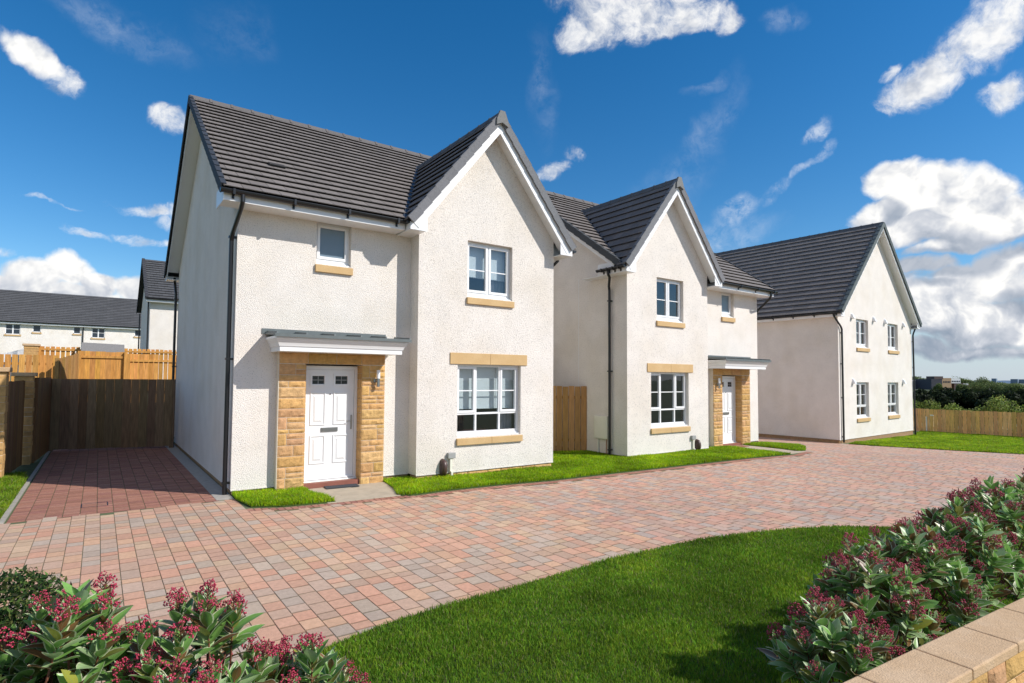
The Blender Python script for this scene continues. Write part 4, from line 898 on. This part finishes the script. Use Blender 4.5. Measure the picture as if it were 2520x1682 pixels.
def cluster_mesh(seed):
    r = random.Random(seed); bm = bmesh.new(); bm2 = MB()
    H_ = r.uniform(.055, .085)
    def bud(p, s_):
        q = bmesh.ops.create_icosphere(bm, subdivisions=1, radius=s_); 
        for v in q['verts']: v.co += p
    for k in range(r.randint(9, 13)):
        f = k / 12; z = H_ * (.25 + .75 * f); rad = .034 * (1 - .75 * f) + .004; a = k * 2.4 + r.random(); c = V((math.cos(a) * rad, math.sin(a) * rad, z))
        bm2.tube([(0, 0, z - .018), tuple(c * .6 + V((0, 0, z * .35))), tuple(c)], .0014, 4)
        for j in range(r.randint(8, 11)):
            o = V((r.gauss(0, 1), r.gauss(0, 1), r.gauss(0, 1))).normalized() * r.uniform(.006, .0125); o.z *= .8
            bud(c + o, r.uniform(.0026, .0036))
    bm2.tube([(0, 0, -.03), (0, 0, H_ * .9)], .002, 5)
    me = bpy.data.meshes.new('flower_cluster'); bm.to_mesh(me); bm.free(); me.polygons.foreach_set('use_smooth', [True] * len(me.polygons)); me.materials.append(MT['bud'])
    n0 = len(me.vertices)
    s2 = bm2.build('tmp', 'stem'); bm = bmesh.new(); bm.from_mesh(me); k0 = len(bm.faces); bm.from_mesh(s2.data); bm.faces.ensure_lookup_table()
    for f_ in bm.faces[k0:]: f_.material_index = 1
    me2 = bpy.data.meshes.new('flower_cluster'); bm.to_mesh(me2); bm.free(); me2.materials.append(MT['bud']); me2.materials.append(MT['stem'])
    bpy.data.objects.remove(s2)
    return me2
CL = [cluster_mesh(s_) for s_ in range(5)]
def skimmia(x, y, rad, hgt, nst, label, seed, group, flower=.55, marg=.8, scale=1.0, shape=.5):
    r = random.Random(seed); z0 = G(x); root = empty('skimmia_shrub', (x, y, z0)); tag(root, label, 'shrub', group)
    it = []; st = MB()
    for k in range(nst):
        a = k * 2.39996 + r.random() * .5; q = math.sqrt((k + .5) / nst); rr = rad * q; tip = np.array([math.cos(a) * rr, math.sin(a) * rr, hgt * (1 - shape * q ** 2.2) * r.uniform(.88, 1.04)])
        ax = np.array([math.cos(a) * q * .55 + r.gauss(0, .12), math.sin(a) * q * .55 + r.gauss(0, .12), 1.0]); ax /= np.linalg.norm(ax)
        low = tip - ax * .22; low2 = np.array([tip[0] * .25, tip[1] * .25, max(.05, tip[2] * .35)])
        st.tube([tuple(low2), tuple(low), tuple(tip)], .0055, 5, r1=.003)
        e1 = np.cross(ax, [0, 0, 1.0]); e1 = e1 / (np.linalg.norm(e1) + 1e-9) if np.linalg.norm(e1) > 1e-3 else np.array([1., 0, 0]); e2 = np.cross(ax, e1)
        nl = r.randint(14, 19)
        for j in range(nl):
            f = j / nl; th = j * 2.4 + r.random() * .4; spread = R(20 + 50 * f + r.uniform(-9, 9)); p = tip - ax * (f * .13 + .004)
            d = ax * math.cos(spread) + (e1 * math.cos(th) + e2 * math.sin(th)) * math.sin(spread)
            L_ = (.074 + .036 * min(1, f * 2)) * r.uniform(.8, 1.15) * scale; W_ = L_ * r.uniform(.19, .25)
            t_ = r.random()
            if t_ < .14: col = (.22, .11, .045)
            elif t_ < .30: col = (.20, .22, .05)
            elif t_ < .45: col = (.36, .50, .24)
            else: col = (.19, .37, .085)
            col = np.array(col) * r.uniform(.75, 1.3); mg = marg * (r.random() < .78)
            if t_ > .975: col = np.array([.33, .33, .05])
            it.append((p, d, ax, L_, W_, r.uniform(.02, .22), r.uniform(.15, .4), col, mg))
        if r.random() < flower:
            o = bpy.data.objects.new('flower_cluster', CL[r.randrange(5)]); COL.objects.link(o); o.parent = root; s_ = r.uniform(.8, 1.15) * scale
            o.location = tuple(tip + ax * .028); o.rotation_euler = V(ax).to_track_quat('Z', 'Y').to_euler(); o.scale = (s_, s_, s_)
    v, f, c, u = leaves(it); o = np_mesh('foliage', v, f, c, 'leaf', root, nper=4, smooth=True, uv=u)
    st.build('stems', 'stem', root)
    return root
GR = 'red-budded skimmia shrubs behind the garden wall'; GL = 'red-budded skimmia shrubs at lower left'
skimmia(-1.93, -8.12, .37, 1.17, 54, 'tallest skimmia shrub at lower left, crimson buds, beside the dark conifer', 1, GL, .75, .9, 1.08)
skimmia(-1.53, -8.22, .38, 1.07, 52, 'middle skimmia shrub at lower left, cream-edged leaves over the paving', 2, GL, .75, .9, 1.08)
skimmia(-1.16, -8.26, .33, .86, 40, 'lowest skimmia shrub at lower left, next to the lawn edge', 3, GL, .75, .9, 1.08)
skimmia(-1.68, -8.56, .27, .98, 30, 'skimmia shrub at the bottom edge, in front of the two taller lower-left shrubs', 5, GL, .6, .9, 1.1)
skimmia(-1.32, -8.62, .26, .80, 26, 'short skimmia at the bottom edge between the middle and lowest lower-left shrubs', 6, GL, .6, .9, 1.1)
for i, (x, y, rad, h, n, l) in enumerate(((1.62, -9.05, .33, .62, 34, 'smallest skimmia of the right row, at its left end by the bottom edge'), (2.22, -9.0, .38, .84, 46, 'second skimmia from the left end of the row behind the wall'),
        (2.95, -8.98, .44, .92, 52, 'third skimmia from the left in the row behind the wall'), (3.75, -9.02, .46, .95, 54, 'fourth skimmia from the left in the row behind the wall'),
        (4.6, -9.0, .5, 1.05, 56, 'fifth skimmia from the left, tall one near the right frame edge'), (5.5, -9.05, .5, 1.02, 46, 'skimmia farthest back in the right row, cut by the frame edge'))):
    skimmia(x, y, rad * .95, h + .04, int(n * .66), l, 20 + i, GR, .7, .9, 1.32, .5)
def blobs(name, parent, cl, n, size, cols, m='foliage_far', seed=0, flat=.5):
    r = np.random.default_rng(seed); cl = np.array(cl, float); wv = cl[:, 3] ** 2; k = r.choice(len(cl), n, p=wv / wv.sum())
    d = r.normal(size=(n, 3)); d /= np.linalg.norm(d, axis=1)[:, None]; rad = cl[k, 3] * r.uniform(.35, 1.06, n) ** .5; ez = cl[k, 4] if cl.shape[1] > 4 else np.ones(n)
    c = cl[k, :3] + d * rad[:, None] * np.stack([np.ones(n), np.ones(n), ez], 1)
    a = r.normal(size=(n, 3)) + d * .6; a /= np.linalg.norm(a, axis=1)[:, None]; b = np.cross(a, r.normal(size=(n, 3))); b /= np.linalg.norm(b, axis=1)[:, None]
    s_ = size * r.uniform(.5, 1.4, n)[:, None]; e = np.cross(a, b)
    v = np.stack([c - b * s_, c + e * s_ * flat, c + b * s_, c - e * s_ * flat], 1).reshape(-1, 3); f = np.arange(n * 4).reshape(-1, 4)
    cc = np.array(cols)[r.integers(0, len(cols), n)] * r.uniform(.6, 1.4, (n, 1)); tint = r.uniform(.75, 1.25, len(cl)); cc *= tint[k][:, None]
    return np_mesh(name, v, f, cc, m, parent, nper=4)
MT['foliage_far'] = mat('foliage', None, .7, .1, attr=True, trans=.3, spec=.2)
DG = [(.03, .06, .022), (.02, .045, .02), (.045, .08, .02), (.07, .085, .03)]
cf = empty('conifer_shrub', (-2.25, -7.9, G(0))); tag(cf, 'dark dense small-leaved evergreen shrub in the bottom left corner', 'shrub')
rr = random.Random(3); cl = [(rr.uniform(-.33, .22), rr.uniform(-.25, .25), rr.uniform(.3, 1.12) , rr.uniform(.13, .19)) for _ in range(60)]
blobs('foliage', cf, cl, 120000, .012, [(.05, .11, .025), (.03, .07, .02), (.08, .14, .03), (.13, .15, .04), (.05, .055, .025)], seed=4, flat=.4)
s_ = MB()
for k in range(9): s_.tube([(0, 0, 0), (rr.uniform(-.1, .1), rr.uniform(-.1, .1), .5), (rr.uniform(-.25, .25), rr.uniform(-.2, .2), .95)], .009, 5, r1=.003)
s_.build('trunk', 'bark', cf)
tag(poly_sheet('soil_bed', [(-3.2, -8.9), (-.6, -8.8), (-.75, -7.95), (-3.2, -7.5)], .022, .05, 'soil'), kind='structure')
tag(poly_sheet('soil_bed', [(1.0, -9.36), (3.0, -9.52), (7.5, -9.88), (7.5, -8.9), (5.2, -8.7), (3.0, -8.75), (1.4, -8.9)], .022, .05, 'soil'), kind='structure')

# ---------------------------------------------------------------- hedge, woodland, far trees
rr = random.Random(11)
LG = [(.26, .34, .06), (.18, .26, .05), (.33, .36, .10), (.10, .14, .04)]
nb_ = 9
for k in range(nb_):
    t = k / (nb_ - 1); x = 35.6 + 1.2 * t + rr.uniform(-.3, .3); y = 6.5 - 17 * t; hh = 1.58 + .25 * math.sin(k * 1.7) + (.35 if 5 <= k <= 6 else 0)
    root = empty('hedge_bush', (x, y, -.75)); ds = ['first from the left, partly behind the far house', 'second from the left', 'third from the left', 'fourth from the left', 'fifth from the left', 'sixth from the left, taller', 'seventh from the left, taller', 'eighth from the left', 'last at the right end'][k]
    tag(root, 'leafy hedge bush behind the far fence, ' + ds, 'bush', 'hedge bushes behind the far fence')
    cl = [(rr.uniform(-.7, .7), rr.uniform(-1.2, 1.2), rr.uniform(.4, hh - .15), rr.uniform(.32, .5)) for _ in range(22)]
    blobs('foliage', root, cl, 5200, .055, LG, seed=30 + k); s_ = MB()
    for j in range(5): s_.tube([(0, rr.uniform(-.7, .7), 0), (rr.uniform(-.3, .3), rr.uniform(-.9, .9), hh * .8)], .02, 5, r1=.006)
    s_.build('stems', 'bark', root)
cl = []
for k in range(240):
    t = rr.uniform(-.35, 1.6); x = 78 + 12 * t + rr.uniform(-5, 5); y = 26 - 14 * t + rr.uniform(-6, 6); cl.append((x, y, rr.uniform(-1.4, .15) + .15 * math.sin(t * 9), rr.uniform(.6, 1.0)))
tag(blobs('woodland', None, cl, 90000, .20, [(.022, .034, .014), (.015, .025, .011), (.04, .055, .018)], seed=77), 'dark belt of scrub and trees across the field beyond the hedge', 'woodland', kind='stuff')
def far_tree(x, y, z, hgt, rad, label, cols, n=1500, bare=False, seed=0, lf=.35):
    root = empty('tree', (x, y, z)); tag(root, label, 'tree', 'trees along the far horizon'); r_ = random.Random(seed)
    t = MB(); t.tube([(0, 0, 0), (0, 0, hgt * .5)], hgt * .035, 6, r1=hgt * .02)
    for j in range(14 if bare else 6):
        a = j * 2.4; t.tube([(0, 0, hgt * r_.uniform(.3, .5)), (math.cos(a) * rad * .45, math.sin(a) * rad * .45, hgt * r_.uniform(.6, .75)), (math.cos(a) * rad * .8, math.sin(a) * rad * .8, hgt * r_.uniform(.75, 1))], hgt * .012, 4, r1=hgt * .003)
    t.build('trunk', 'bark', root)
    cl = [(r_.uniform(-.6, .6) * rad, r_.uniform(-.6, .6) * rad, hgt * r_.uniform(.4, .85), rad * r_.uniform(.3, .5)) for _ in range(9)]
    blobs('crown', root, cl, n if not bare else n // 5, lf, cols, seed=seed)
TC = [(.15, .20, .06), (.11, .15, .05), (.20, .23, .09)]
# spots: distance along the view, lateral screen position baked to metres
for (x, y, tz, rd, lb, bare) in ((374.3, 119.9, 7.07, 8, 'low pale green tree nearest the far house gable, behind the grey long block', False), (416.2, 114.4, 7.44, 7, 'spreading thin-crowned tree rising behind the white-clad block', True),
        (401.7, 106.5, 6.1, 5, 'rounded tree just right of the white-clad block', False), (252.3, 59.5, 5.6, 3.2, 'bare thin-crowned tree left of the rounded horizon tree', True), (243, 54, 5.4, 4.2, 'broad rounded tree, the tallest leafy one right of the tan block', False),
        (228.2, 52.3, 4.1, 5.0, 'low green tree at the foot of the bare thin-crowned tree', False), (225.9, 47.8, 3.7, 5.0, 'wide low green tree right of the broad rounded tree', False), (222.6, 44, 3.5, 4.5, 'low green tree below the hazy tower blocks', False),
        (219.3, 40.2, 3.5, 3.5, 'low dark tree cut by the right frame edge on the horizon', False), (211.3, 58.3, 3.1, 1.6, 'small green tree before the dark-clad block', False), (223.8, 55.5, 3.1, 2.2, 'small green tree before the low tan block', False)):
    far_tree(x, y, -1.6, (tz - .42 * rd) / .85, rd, lb, TC, 4500, bare, int(x), .2 if x < 300 else .35)
bd = empty('school_building', (0, 0, -1.6)); tag(bd, 'distant flat-roofed building of dark, tan and white blocks on the horizon', 'building')
rot = lambda x, y: (x, y)
def fb(name, x0, y0, x1, y1, depth, z0, z1, m):
    p, q = V((x0, y0, 0)), V((x1, y1, 0)); d = (q - p); L_ = d.length; d.normalize(); n_ = V((-d.y, d.x, 0)); n_ = n_ if n_.x > 0 else -n_
    b_ = MB(); b_.fbox(p, d, n_, Z, 0, L_, 0, depth, z0, z1); return b_.build(name, m, bd), p, d, n_
fb('long_block', 306, 101, 313.5, 96, 10, 0, 4.0, 'grey_clad'); fb('roof_band', 305.8, 101, 313.6, 95.8, 10.4, 4.0, 4.4, 'white_clad')
fb('dark_block', 303.5, 90.6, 307.6, 87.8, 10, 0, 4.85, 'dark_clad'); fb('roof_plant_room', 304.6, 89.8, 307.9, 87.5, 5, 4.85, 6.1, 'brown_clad')
o, p, d, n_ = fb('brick_block', 307.6, 87.8, 311.0, 85.4, 10, 0, 5.35, 'tan_brick'); o2 = MB()
for k in range(5): o2.fbox(p + d * (.5 + k * .7), d, n_, Z, 0, .4, -.05, .05, 3.2, 4.0)
o2.build('window', 'dark_clad', o)
o, p, d, n_ = fb('white_block', 313.2, 86.2, 316.8, 83.7, 8, 3.0, 5.2, 'white_clad'); o2 = MB()
for k in range(5): o2.fbox(p + d * (.4 + k * .8), d, n_, Z, 0, .5, -.05, .05, 3.5, 4.2)
o2.build('window', 'dark_clad', o); fb('lower_block', 314.5, 85.4, 318, 83, 6, 0, 2.99, 'brown_clad')
an = empty('annexe_building', (0, 0, -1.6)); tag(an, 'small low tan block standing right of the distant flat-roofed building', 'building'); bd = an; fb('brick_block', 329.5, 84.4, 333, 81.9, 6, 0, 2.6, 'tan_brick'); fb('roof_band', 327, 86.2, 329.4, 84.5, 6, 2.2, 2.9, 'white_clad')
h_ = MB(); pts = []
for k in range(60):
    t = k / 59; pts.append((3300 + 1500 * t, 1700 - 2600 * t, 4 + 12 * (noise.noise(V((t * 7, 0, 0))) + .6) + 4 * noise.noise(V((t * 30, 2, 0)))))
for (a, b) in zip(pts, pts[1:]):
    h_.face([(a[0], a[1], -5), (b[0], b[1], -5), (b[0] + 60, b[1] + 30, b[2]), (a[0] + 60, a[1] + 30, a[2])]); h_.face([(a[0] + 60, a[1] + 30, a[2]), (b[0] + 60, b[1] + 30, b[2]), (b[0] + 700, b[1] + 300, -5), (a[0] + 700, a[1] + 300, -5)])
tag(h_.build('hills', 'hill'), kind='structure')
for k, (x, y, w_, hz, lb) in enumerate(((3157, 804, 16, 19, 'left'), (3228, 752, 24, 17, 'middle'), (3252, 733, 28, 16, 'right'))):
    b_ = MB(); b_.box(-w_ / 2, w_ / 2, -w_ / 2, w_ / 2, 0, hz + 5)
    for j in range(4): b_.box(-w_ / 2 - .4, w_ / 2 + .4, -w_ / 2 - .4, w_ / 2 + .4, 4 + j * 4.5, 5.2 + j * 4.5)
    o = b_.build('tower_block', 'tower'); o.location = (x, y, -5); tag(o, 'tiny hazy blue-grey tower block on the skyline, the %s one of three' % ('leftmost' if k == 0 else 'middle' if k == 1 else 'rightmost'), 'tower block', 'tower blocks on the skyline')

# ---------------------------------------------------------------- sun and sky
CUM= [[[0.612,0.573,0.546],[8.17,-7.8,-0.98],[-7.35,-6.96,15.54],1.0],[[0.578,0.624,0.525],[17.72,-15.41,-1.22],[-11.17,-12.02,26.56],1.0],[[0.674,0.513,0.532],[10.63,-11.78,-2.12],[-13.67,-10.73,27.65],0.9],[[0.62,0.534,0.575],[4.78,-4.76,-0.74],[-9.87,-8.66,18.65],1.0],[[0.712,0.472,0.519],[32.36,-39.63,-8.35],[-16.81,-11.69,33.67],0.7],[[0.878,0.219,0.425],[0.05,-13.25,6.71],[-12.76,9.25,21.62],1.0],[[0.876,0.265,0.403],[1.41,-15.54,7.11],[-15.08,9.96,26.21],1.0],[[0.87,0.309,0.385],[7.17,-29.58,7.51],[-19.83,8.29,38.16],1.0],[[0.856,0.31,0.414],[1.15,-64.75,46.03],[-53.02,43.46,76.96],0.6],[[0.871,0.201,0.448],[2.14,-23.77,6.48],[-11.17,5.74,19.12],1.0],[[0.908,0.212,0.362],[6.8,-38.16,5.27],[-19.7,7.4,45.03],0.7],[[0.897,0.336,0.287],[11.69,-26.81,-5.19],[-9.14,-4.17,33.38],1.0],[[0.916,0.309,0.258],[7.03,-18.08,-3.34],[-5.8,-2.5,23.55],1.0],[[0.934,0.264,0.239],[5.12,-15.51,-2.9],[-5.62,-2.2,24.37],1.0],[[0.95,0.222,0.221],[7.29,-26.31,-4.93],[-6.78,-2.42,31.57],1.0],[[0.903,0.355,0.244],[6.8,-21.4,5.9],[-15.6,8.1,45.93],0.9],[[0.923,0.322,0.211],[4.42,-11.57,-1.71],[-6.24,-2.89,31.66],1.0],[[0.946,0.251,0.205],[4.51,-15.01,-2.47],[-6.59,-2.59,33.53],1.0],[[0.94,0.29,0.182],[5.61,-17.95,-0.4],[-15.36,-0.64,80.45],0.8],[[0.957,0.264,0.121],[2.38,-8.72,0.2],[-3.92,0.33,30.18],0.8],[[0.946,0.308,0.097],[5.28,-15.91,-1.06],[-2.52,-1.48,29.25],0.9],[[0.965,0.25,0.077],[3.59,-13.64,-0.78],[-1.58,-0.97,23.02],0.95],[[0.963,0.223,0.149],[6.72,-26.82,-3.35],[-3.8,-1.57,26.93],0.8],[[0.934,0.322,0.158],[8.04,-22.14,-2.42],[-11.39,-5.68,78.95],0.55],[[0.963,0.268,0.042],[2.73,-9.78,-0.26],[-2.86,-2.77,82.59],0.7],[[0.949,0.31,0.052],[5.66,-17.27,-0.55],[-4.17,-3.55,97.54],0.5],[[-0.076,0.989,0.128],[26.47,1.63,3.03],[-0.98,-5.38,41.02],1.0],[[-0.04,0.989,0.14],[30.03,0.71,3.48],[-1.16,-6.1,42.71],1.0],[[-0.001,0.992,0.124],[30.44,-0.35,2.93],[-1.56,-6.26,49.74],1.0],[[0.033,0.992,0.125],[37.0,-1.64,3.34],[-1.83,-6.64,53.16],1.0],[[-0.1,0.989,0.109],[31.0,2.76,3.23],[-0.88,-4.25,37.66],1.0],[[-0.045,0.994,0.101],[9.9,0.36,0.86],[-1.12,-4.12,39.98],1.0],[[-0.079,0.915,0.396],[13.76,6.67,-12.64],[29.29,-14.23,38.7],0.8],[[-0.051,0.925,0.376],[43.83,8.68,-15.39],[19.21,-16.68,43.65],0.65],[[0.076,0.93,0.359],[35.08,-3.23,0.91],[5.32,-20.42,51.78],0.75],[[0.067,0.967,0.248],[15.11,-1.43,1.46],[-0.1,-23.85,92.99],0.6],[[0.088,0.969,0.233],[26.91,-3.37,3.79],[-3.84,-17.76,75.33],0.4],[[-0.021,0.98,0.2],[35.99,1.85,-5.23],[23.01,-26.66,133.12],0.6],[[0.054,0.978,0.199],[18.24,-1.13,0.57],[4.11,-24.61,119.54],0.6],[[-0.065,0.97,0.233],[31.92,1.49,2.74],[13.52,-61.89,261.75],0.45],[[-0.105,0.98,0.168],[63.57,7.59,-4.72],[21.6,-29.89,187.33],0.4],[[0.596,0.725,0.345],[23.44,-22.73,7.31],[-32.66,-6.52,70.04],0.6],[[0.616,0.698,0.365],[52.04,-44.9,-2.0],[-24.18,-27.12,92.57],0.4]]
CIR=[[[0.836,0.411,0.365],[5.56,-29.84,20.83],[-40.33,30.0,58.62],0.95],[[0.85,0.404,0.339],[42.36,-52.95,-43.18],[-3.82,-22.22,36.01],0.8],[[0.844,0.437,0.311],[5.7,-20.79,13.69],[-61.03,45.35,101.81],0.75],[[0.832,0.478,0.283],[7.38,-20.81,13.46],[-37.72,26.89,65.48],0.7],[[0.811,0.527,0.255],[8.29,-17.31,9.37],[-20.12,11.86,39.37],0.6],[[0.8,0.557,0.221],[5.26,-7.97,1.04],[-8.25,0.1,29.64],0.4],[[0.553,0.7,0.452],[28.84,-26.07,5.02],[-4.83,-2.58,9.9],0.2],[[0.754,0.538,0.376],[23.2,-19.94,-18.03],[0.25,-5.56,7.45],0.25],[[0.745,0.602,0.288],[12.34,-10.51,-10.01],[1.35,-5.62,8.26],0.2],[[0.024,0.891,0.453],[10.68,-0.87,1.14],[3.6,-14.96,29.24],0.3],[[0.76,0.416,0.499],[22.95,-22.77,-16.0],[-12.94,-33.4,47.45],0.3],[[0.787,0.595,0.165],[15.86,-20.67,-1.15],[-2.14,-1.77,16.51],0.12],[[0.731,0.514,0.448],[16.69,-24.22,0.51],[-36.47,-9.45,70.31],0.25],[[0.151,0.867,0.476],[17.83,-8.68,10.11],[-10.75,-8.37,18.67],0.1]]

HIX = set(range(11, 33))
SUN = V((.85, -1, 1.02)).normalized()
sl = bpy.data.lights.new('sun', 'SUN'); sl.energy = 4.4; sl.angle = R(.53); sl.color = (1, .955, .89)
so_ = bpy.data.objects.new('sun', sl); COL.objects.link(so_); so_.rotation_euler = SUN.to_track_quat('Z', 'Y').to_euler(); so_.location = (20, -20, 30)
W = bpy.data.worlds.new('World'); S.world = W; W.use_nodes = True; nt = W.node_tree; N = nt.nodes; L = nt.links; bg = N['Background']
sky = N.new('ShaderNodeTexSky'); sky.sky_type = 'NISHITA'; sky.sun_disc = False; sky.sun_elevation = math.asin(SUN.z); sky.sun_rotation = math.atan2(SUN.x, SUN.y)
sky.altitude = 100; sky.air_density = 1.0; sky.dust_density = .15; sky.ozone_density = 3.0
tc = N.new('ShaderNodeTexCoord'); nrmz = N.new('ShaderNodeVectorMath'); nrmz.operation = 'NORMALIZE'; L.new(tc.outputs['Generated'], nrmz.inputs[0]); Pd = nrmz.outputs[0]
def math_(op, a, b=None, c_=None, clamp=False):
    n = N.new('ShaderNodeMath'); n.operation = op; n.use_clamp = clamp
    for i, q in enumerate((a, b, c_)):
        if q is None: continue
        if isinstance(q, (int, float)): n.inputs[i].default_value = q
        else: L.new(q, n.inputs[i])
    return n.outputs[0]
def vmath(op, a, b=None, s_=None, out=0):
    n = N.new('ShaderNodeVectorMath'); n.operation = op
    for i, q in enumerate((a, b)):
        if q is None: continue
        if isinstance(q, (tuple, list)): n.inputs[i].default_value = q
        else: L.new(q, n.inputs[i])
    if s_ is not None: n.inputs['Scale'].default_value = s_
    return n.outputs[out]
def tnoise(vec, sc, det=4, rough=.55, col=False):
    n = N.new('ShaderNodeTexNoise'); n.inputs['Scale'].default_value = sc; n.inputs['Detail'].default_value = det; n.inputs['Roughness'].default_value = rough; L.new(vec, n.inputs['Vector']); return n.outputs[1 if col else 0]
def warp(vec, sc, amt, det=3):
    q = vmath('SUBTRACT', tnoise(vec, sc, det, .55, True), (.5, .5, .5)); q = vmath('SCALE', q, None, amt); return vmath('ADD', vec, q)
def layer(P_, blobs_):
    m = None; dotv = None
    for c_, A, B2, w_ in blobs_:
        q = vmath('SUBTRACT', P_, tuple(c_)); a = vmath('DOT_PRODUCT', q, tuple(A), out=1); b = vmath('DOT_PRODUCT', q, tuple(B2), out=1)
        d2 = math_('MULTIPLY_ADD', a, a, math_('MULTIPLY', b, b)); k = math_('MULTIPLY_ADD', d2, -w_, w_)
        m = k if m is None else math_('MAXIMUM', m, k)
    return m
def smooth(v, a, b):
    n = N.new('ShaderNodeMapRange'); n.interpolation_type = 'SMOOTHSTEP'; n.inputs[1].default_value = a; n.inputs[2].default_value = b; L.new(v, n.inputs[0]); return n.outputs[0]
Pw = warp(warp(Pd, 7, .06), 30, .012, 4)
def puff(vec, sc):
    n = N.new('ShaderNodeTexVoronoi'); n.feature = 'F1'; n.inputs['Scale'].default_value = sc; n.inputs['Detail'].default_value = 3; n.inputs['Roughness'].default_value = .55; n.inputs['Lacunarity'].default_value = 2.3; n.normalize = True; L.new(vec, n.inputs['Vector']); return math_('SUBTRACT', 1.0, n.outputs['Distance'])
HARD, SOFT = [CUM[i] for i in HIX], [q for i, q in enumerate(CUM) if i not in HIX]
fill_cloud = smooth(vmath('DOT_PRODUCT', Pd, (-.72, -.64, .26), out=1), .1, .65)  # extra cloud added out of view behind the camera, as neutral fill light
mc = layer(Pw, HARD); mc = math_('MAXIMUM', mc, math_('MULTIPLY_ADD', fill_cloud, 1.35, -1.25)); fb_ = tnoise(Pw, 17, 9, .64)
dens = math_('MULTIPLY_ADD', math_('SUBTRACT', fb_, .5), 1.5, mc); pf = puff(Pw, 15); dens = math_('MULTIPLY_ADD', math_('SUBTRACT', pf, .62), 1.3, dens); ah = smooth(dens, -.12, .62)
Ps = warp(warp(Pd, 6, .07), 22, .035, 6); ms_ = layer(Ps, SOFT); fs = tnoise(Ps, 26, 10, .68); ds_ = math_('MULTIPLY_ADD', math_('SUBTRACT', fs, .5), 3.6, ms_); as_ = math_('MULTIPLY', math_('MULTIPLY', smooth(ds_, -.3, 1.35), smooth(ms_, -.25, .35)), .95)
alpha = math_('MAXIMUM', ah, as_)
Pc = warp(warp(Pd, 5, .09), 18, .05, 6); mw = layer(Pc, CIR)
st_ = N.new('ShaderNodeMapping'); st_.inputs['Rotation'].default_value = (.3, .5, .6); st_.inputs['Scale'].default_value = (6, 22, 14); L.new(Pc, st_.inputs[0])
wn = tnoise(st_.outputs[0], 1.3, 6, .62); wis = math_('MULTIPLY', smooth(mw, -.1, .9), smooth(wn, .22, .85)); wis = math_('MULTIPLY', wis, smooth(tnoise(Ps, 34, 8, .7), .30, .62))
# relief: the same noise sampled a little toward the sun
off = tuple(SUN * .022); nA = pf; nB = puff(vmath('ADD', Pw, off), 15)
rel = math_('MULTIPLY_ADD', math_('SUBTRACT', nA, nB), 2.0, .80, True)
mU = layer(vmath('ADD', Pw, (0, 0, .05)), HARD)                      # density just above: shaded bases
base_ = smooth(math_('SUBTRACT', mU, mc), -.30, .40)
lowb = smooth(vmath('DOT_PRODUCT', Pd, (0, 0, 1), out=1), .16, .09)
lit = math_('MULTIPLY', rel, math_('SUBTRACT', 1.0, math_('MULTIPLY', base_, .62)))
lit = math_('MULTIPLY', lit, math_('SUBTRACT', 1.0, math_('MULTIPLY', math_('MULTIPLY', lowb, smooth(tnoise(Pw, 24, 4, .6), .35, .6)), .42)))
cr = N.new('ShaderNodeValToRGB'); L.new(lit, cr.inputs[0]); e = cr.color_ramp.elements; e[0].position = .15; e[0].color = (.27, .33, .42, 1); e[1].position = .85; e[1].color = (.95, .94, .92, 1); m_ = e.new(.5); m_.color = (.58, .61, .67, 1)
hsv = N.new('ShaderNodeHueSaturation'); hsv.inputs['Saturation'].default_value = 1.37; hsv.inputs['Value'].default_value = 1.22; L.new(sky.outputs[0], hsv.inputs['Color'])
sx_ = N.new('ShaderNodeSeparateXYZ'); L.new(Pd, sx_.inputs[0]); hz_ = N.new('ShaderNodeMix'); hz_.data_type = 'RGBA'; hf = smooth(sx_.outputs[2], .16, -.01); hf = math_('MULTIPLY', hf, .85); L.new(hf, hz_.inputs[0]); L.new(hsv.outputs[0], hz_.inputs[6]); hz_.inputs[7].default_value = (4.6, 5.6, 6.9, 1)
cc = vmath('SCALE', cr.outputs[0], None, 10.0)
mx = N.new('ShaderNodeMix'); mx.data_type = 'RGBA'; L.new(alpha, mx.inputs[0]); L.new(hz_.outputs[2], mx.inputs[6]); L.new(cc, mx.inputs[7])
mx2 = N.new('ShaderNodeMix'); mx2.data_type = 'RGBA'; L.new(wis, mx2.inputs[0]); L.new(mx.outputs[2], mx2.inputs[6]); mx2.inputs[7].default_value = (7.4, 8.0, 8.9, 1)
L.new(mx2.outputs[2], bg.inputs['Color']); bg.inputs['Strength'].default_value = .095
S.view_settings.view_transform = 'Standard'; S.view_settings.look = 'None'; S.view_settings.exposure = .2; S.view_settings.gamma = 1
S.cycles.max_bounces = 6; S.cycles.transparent_max_bounces = 12
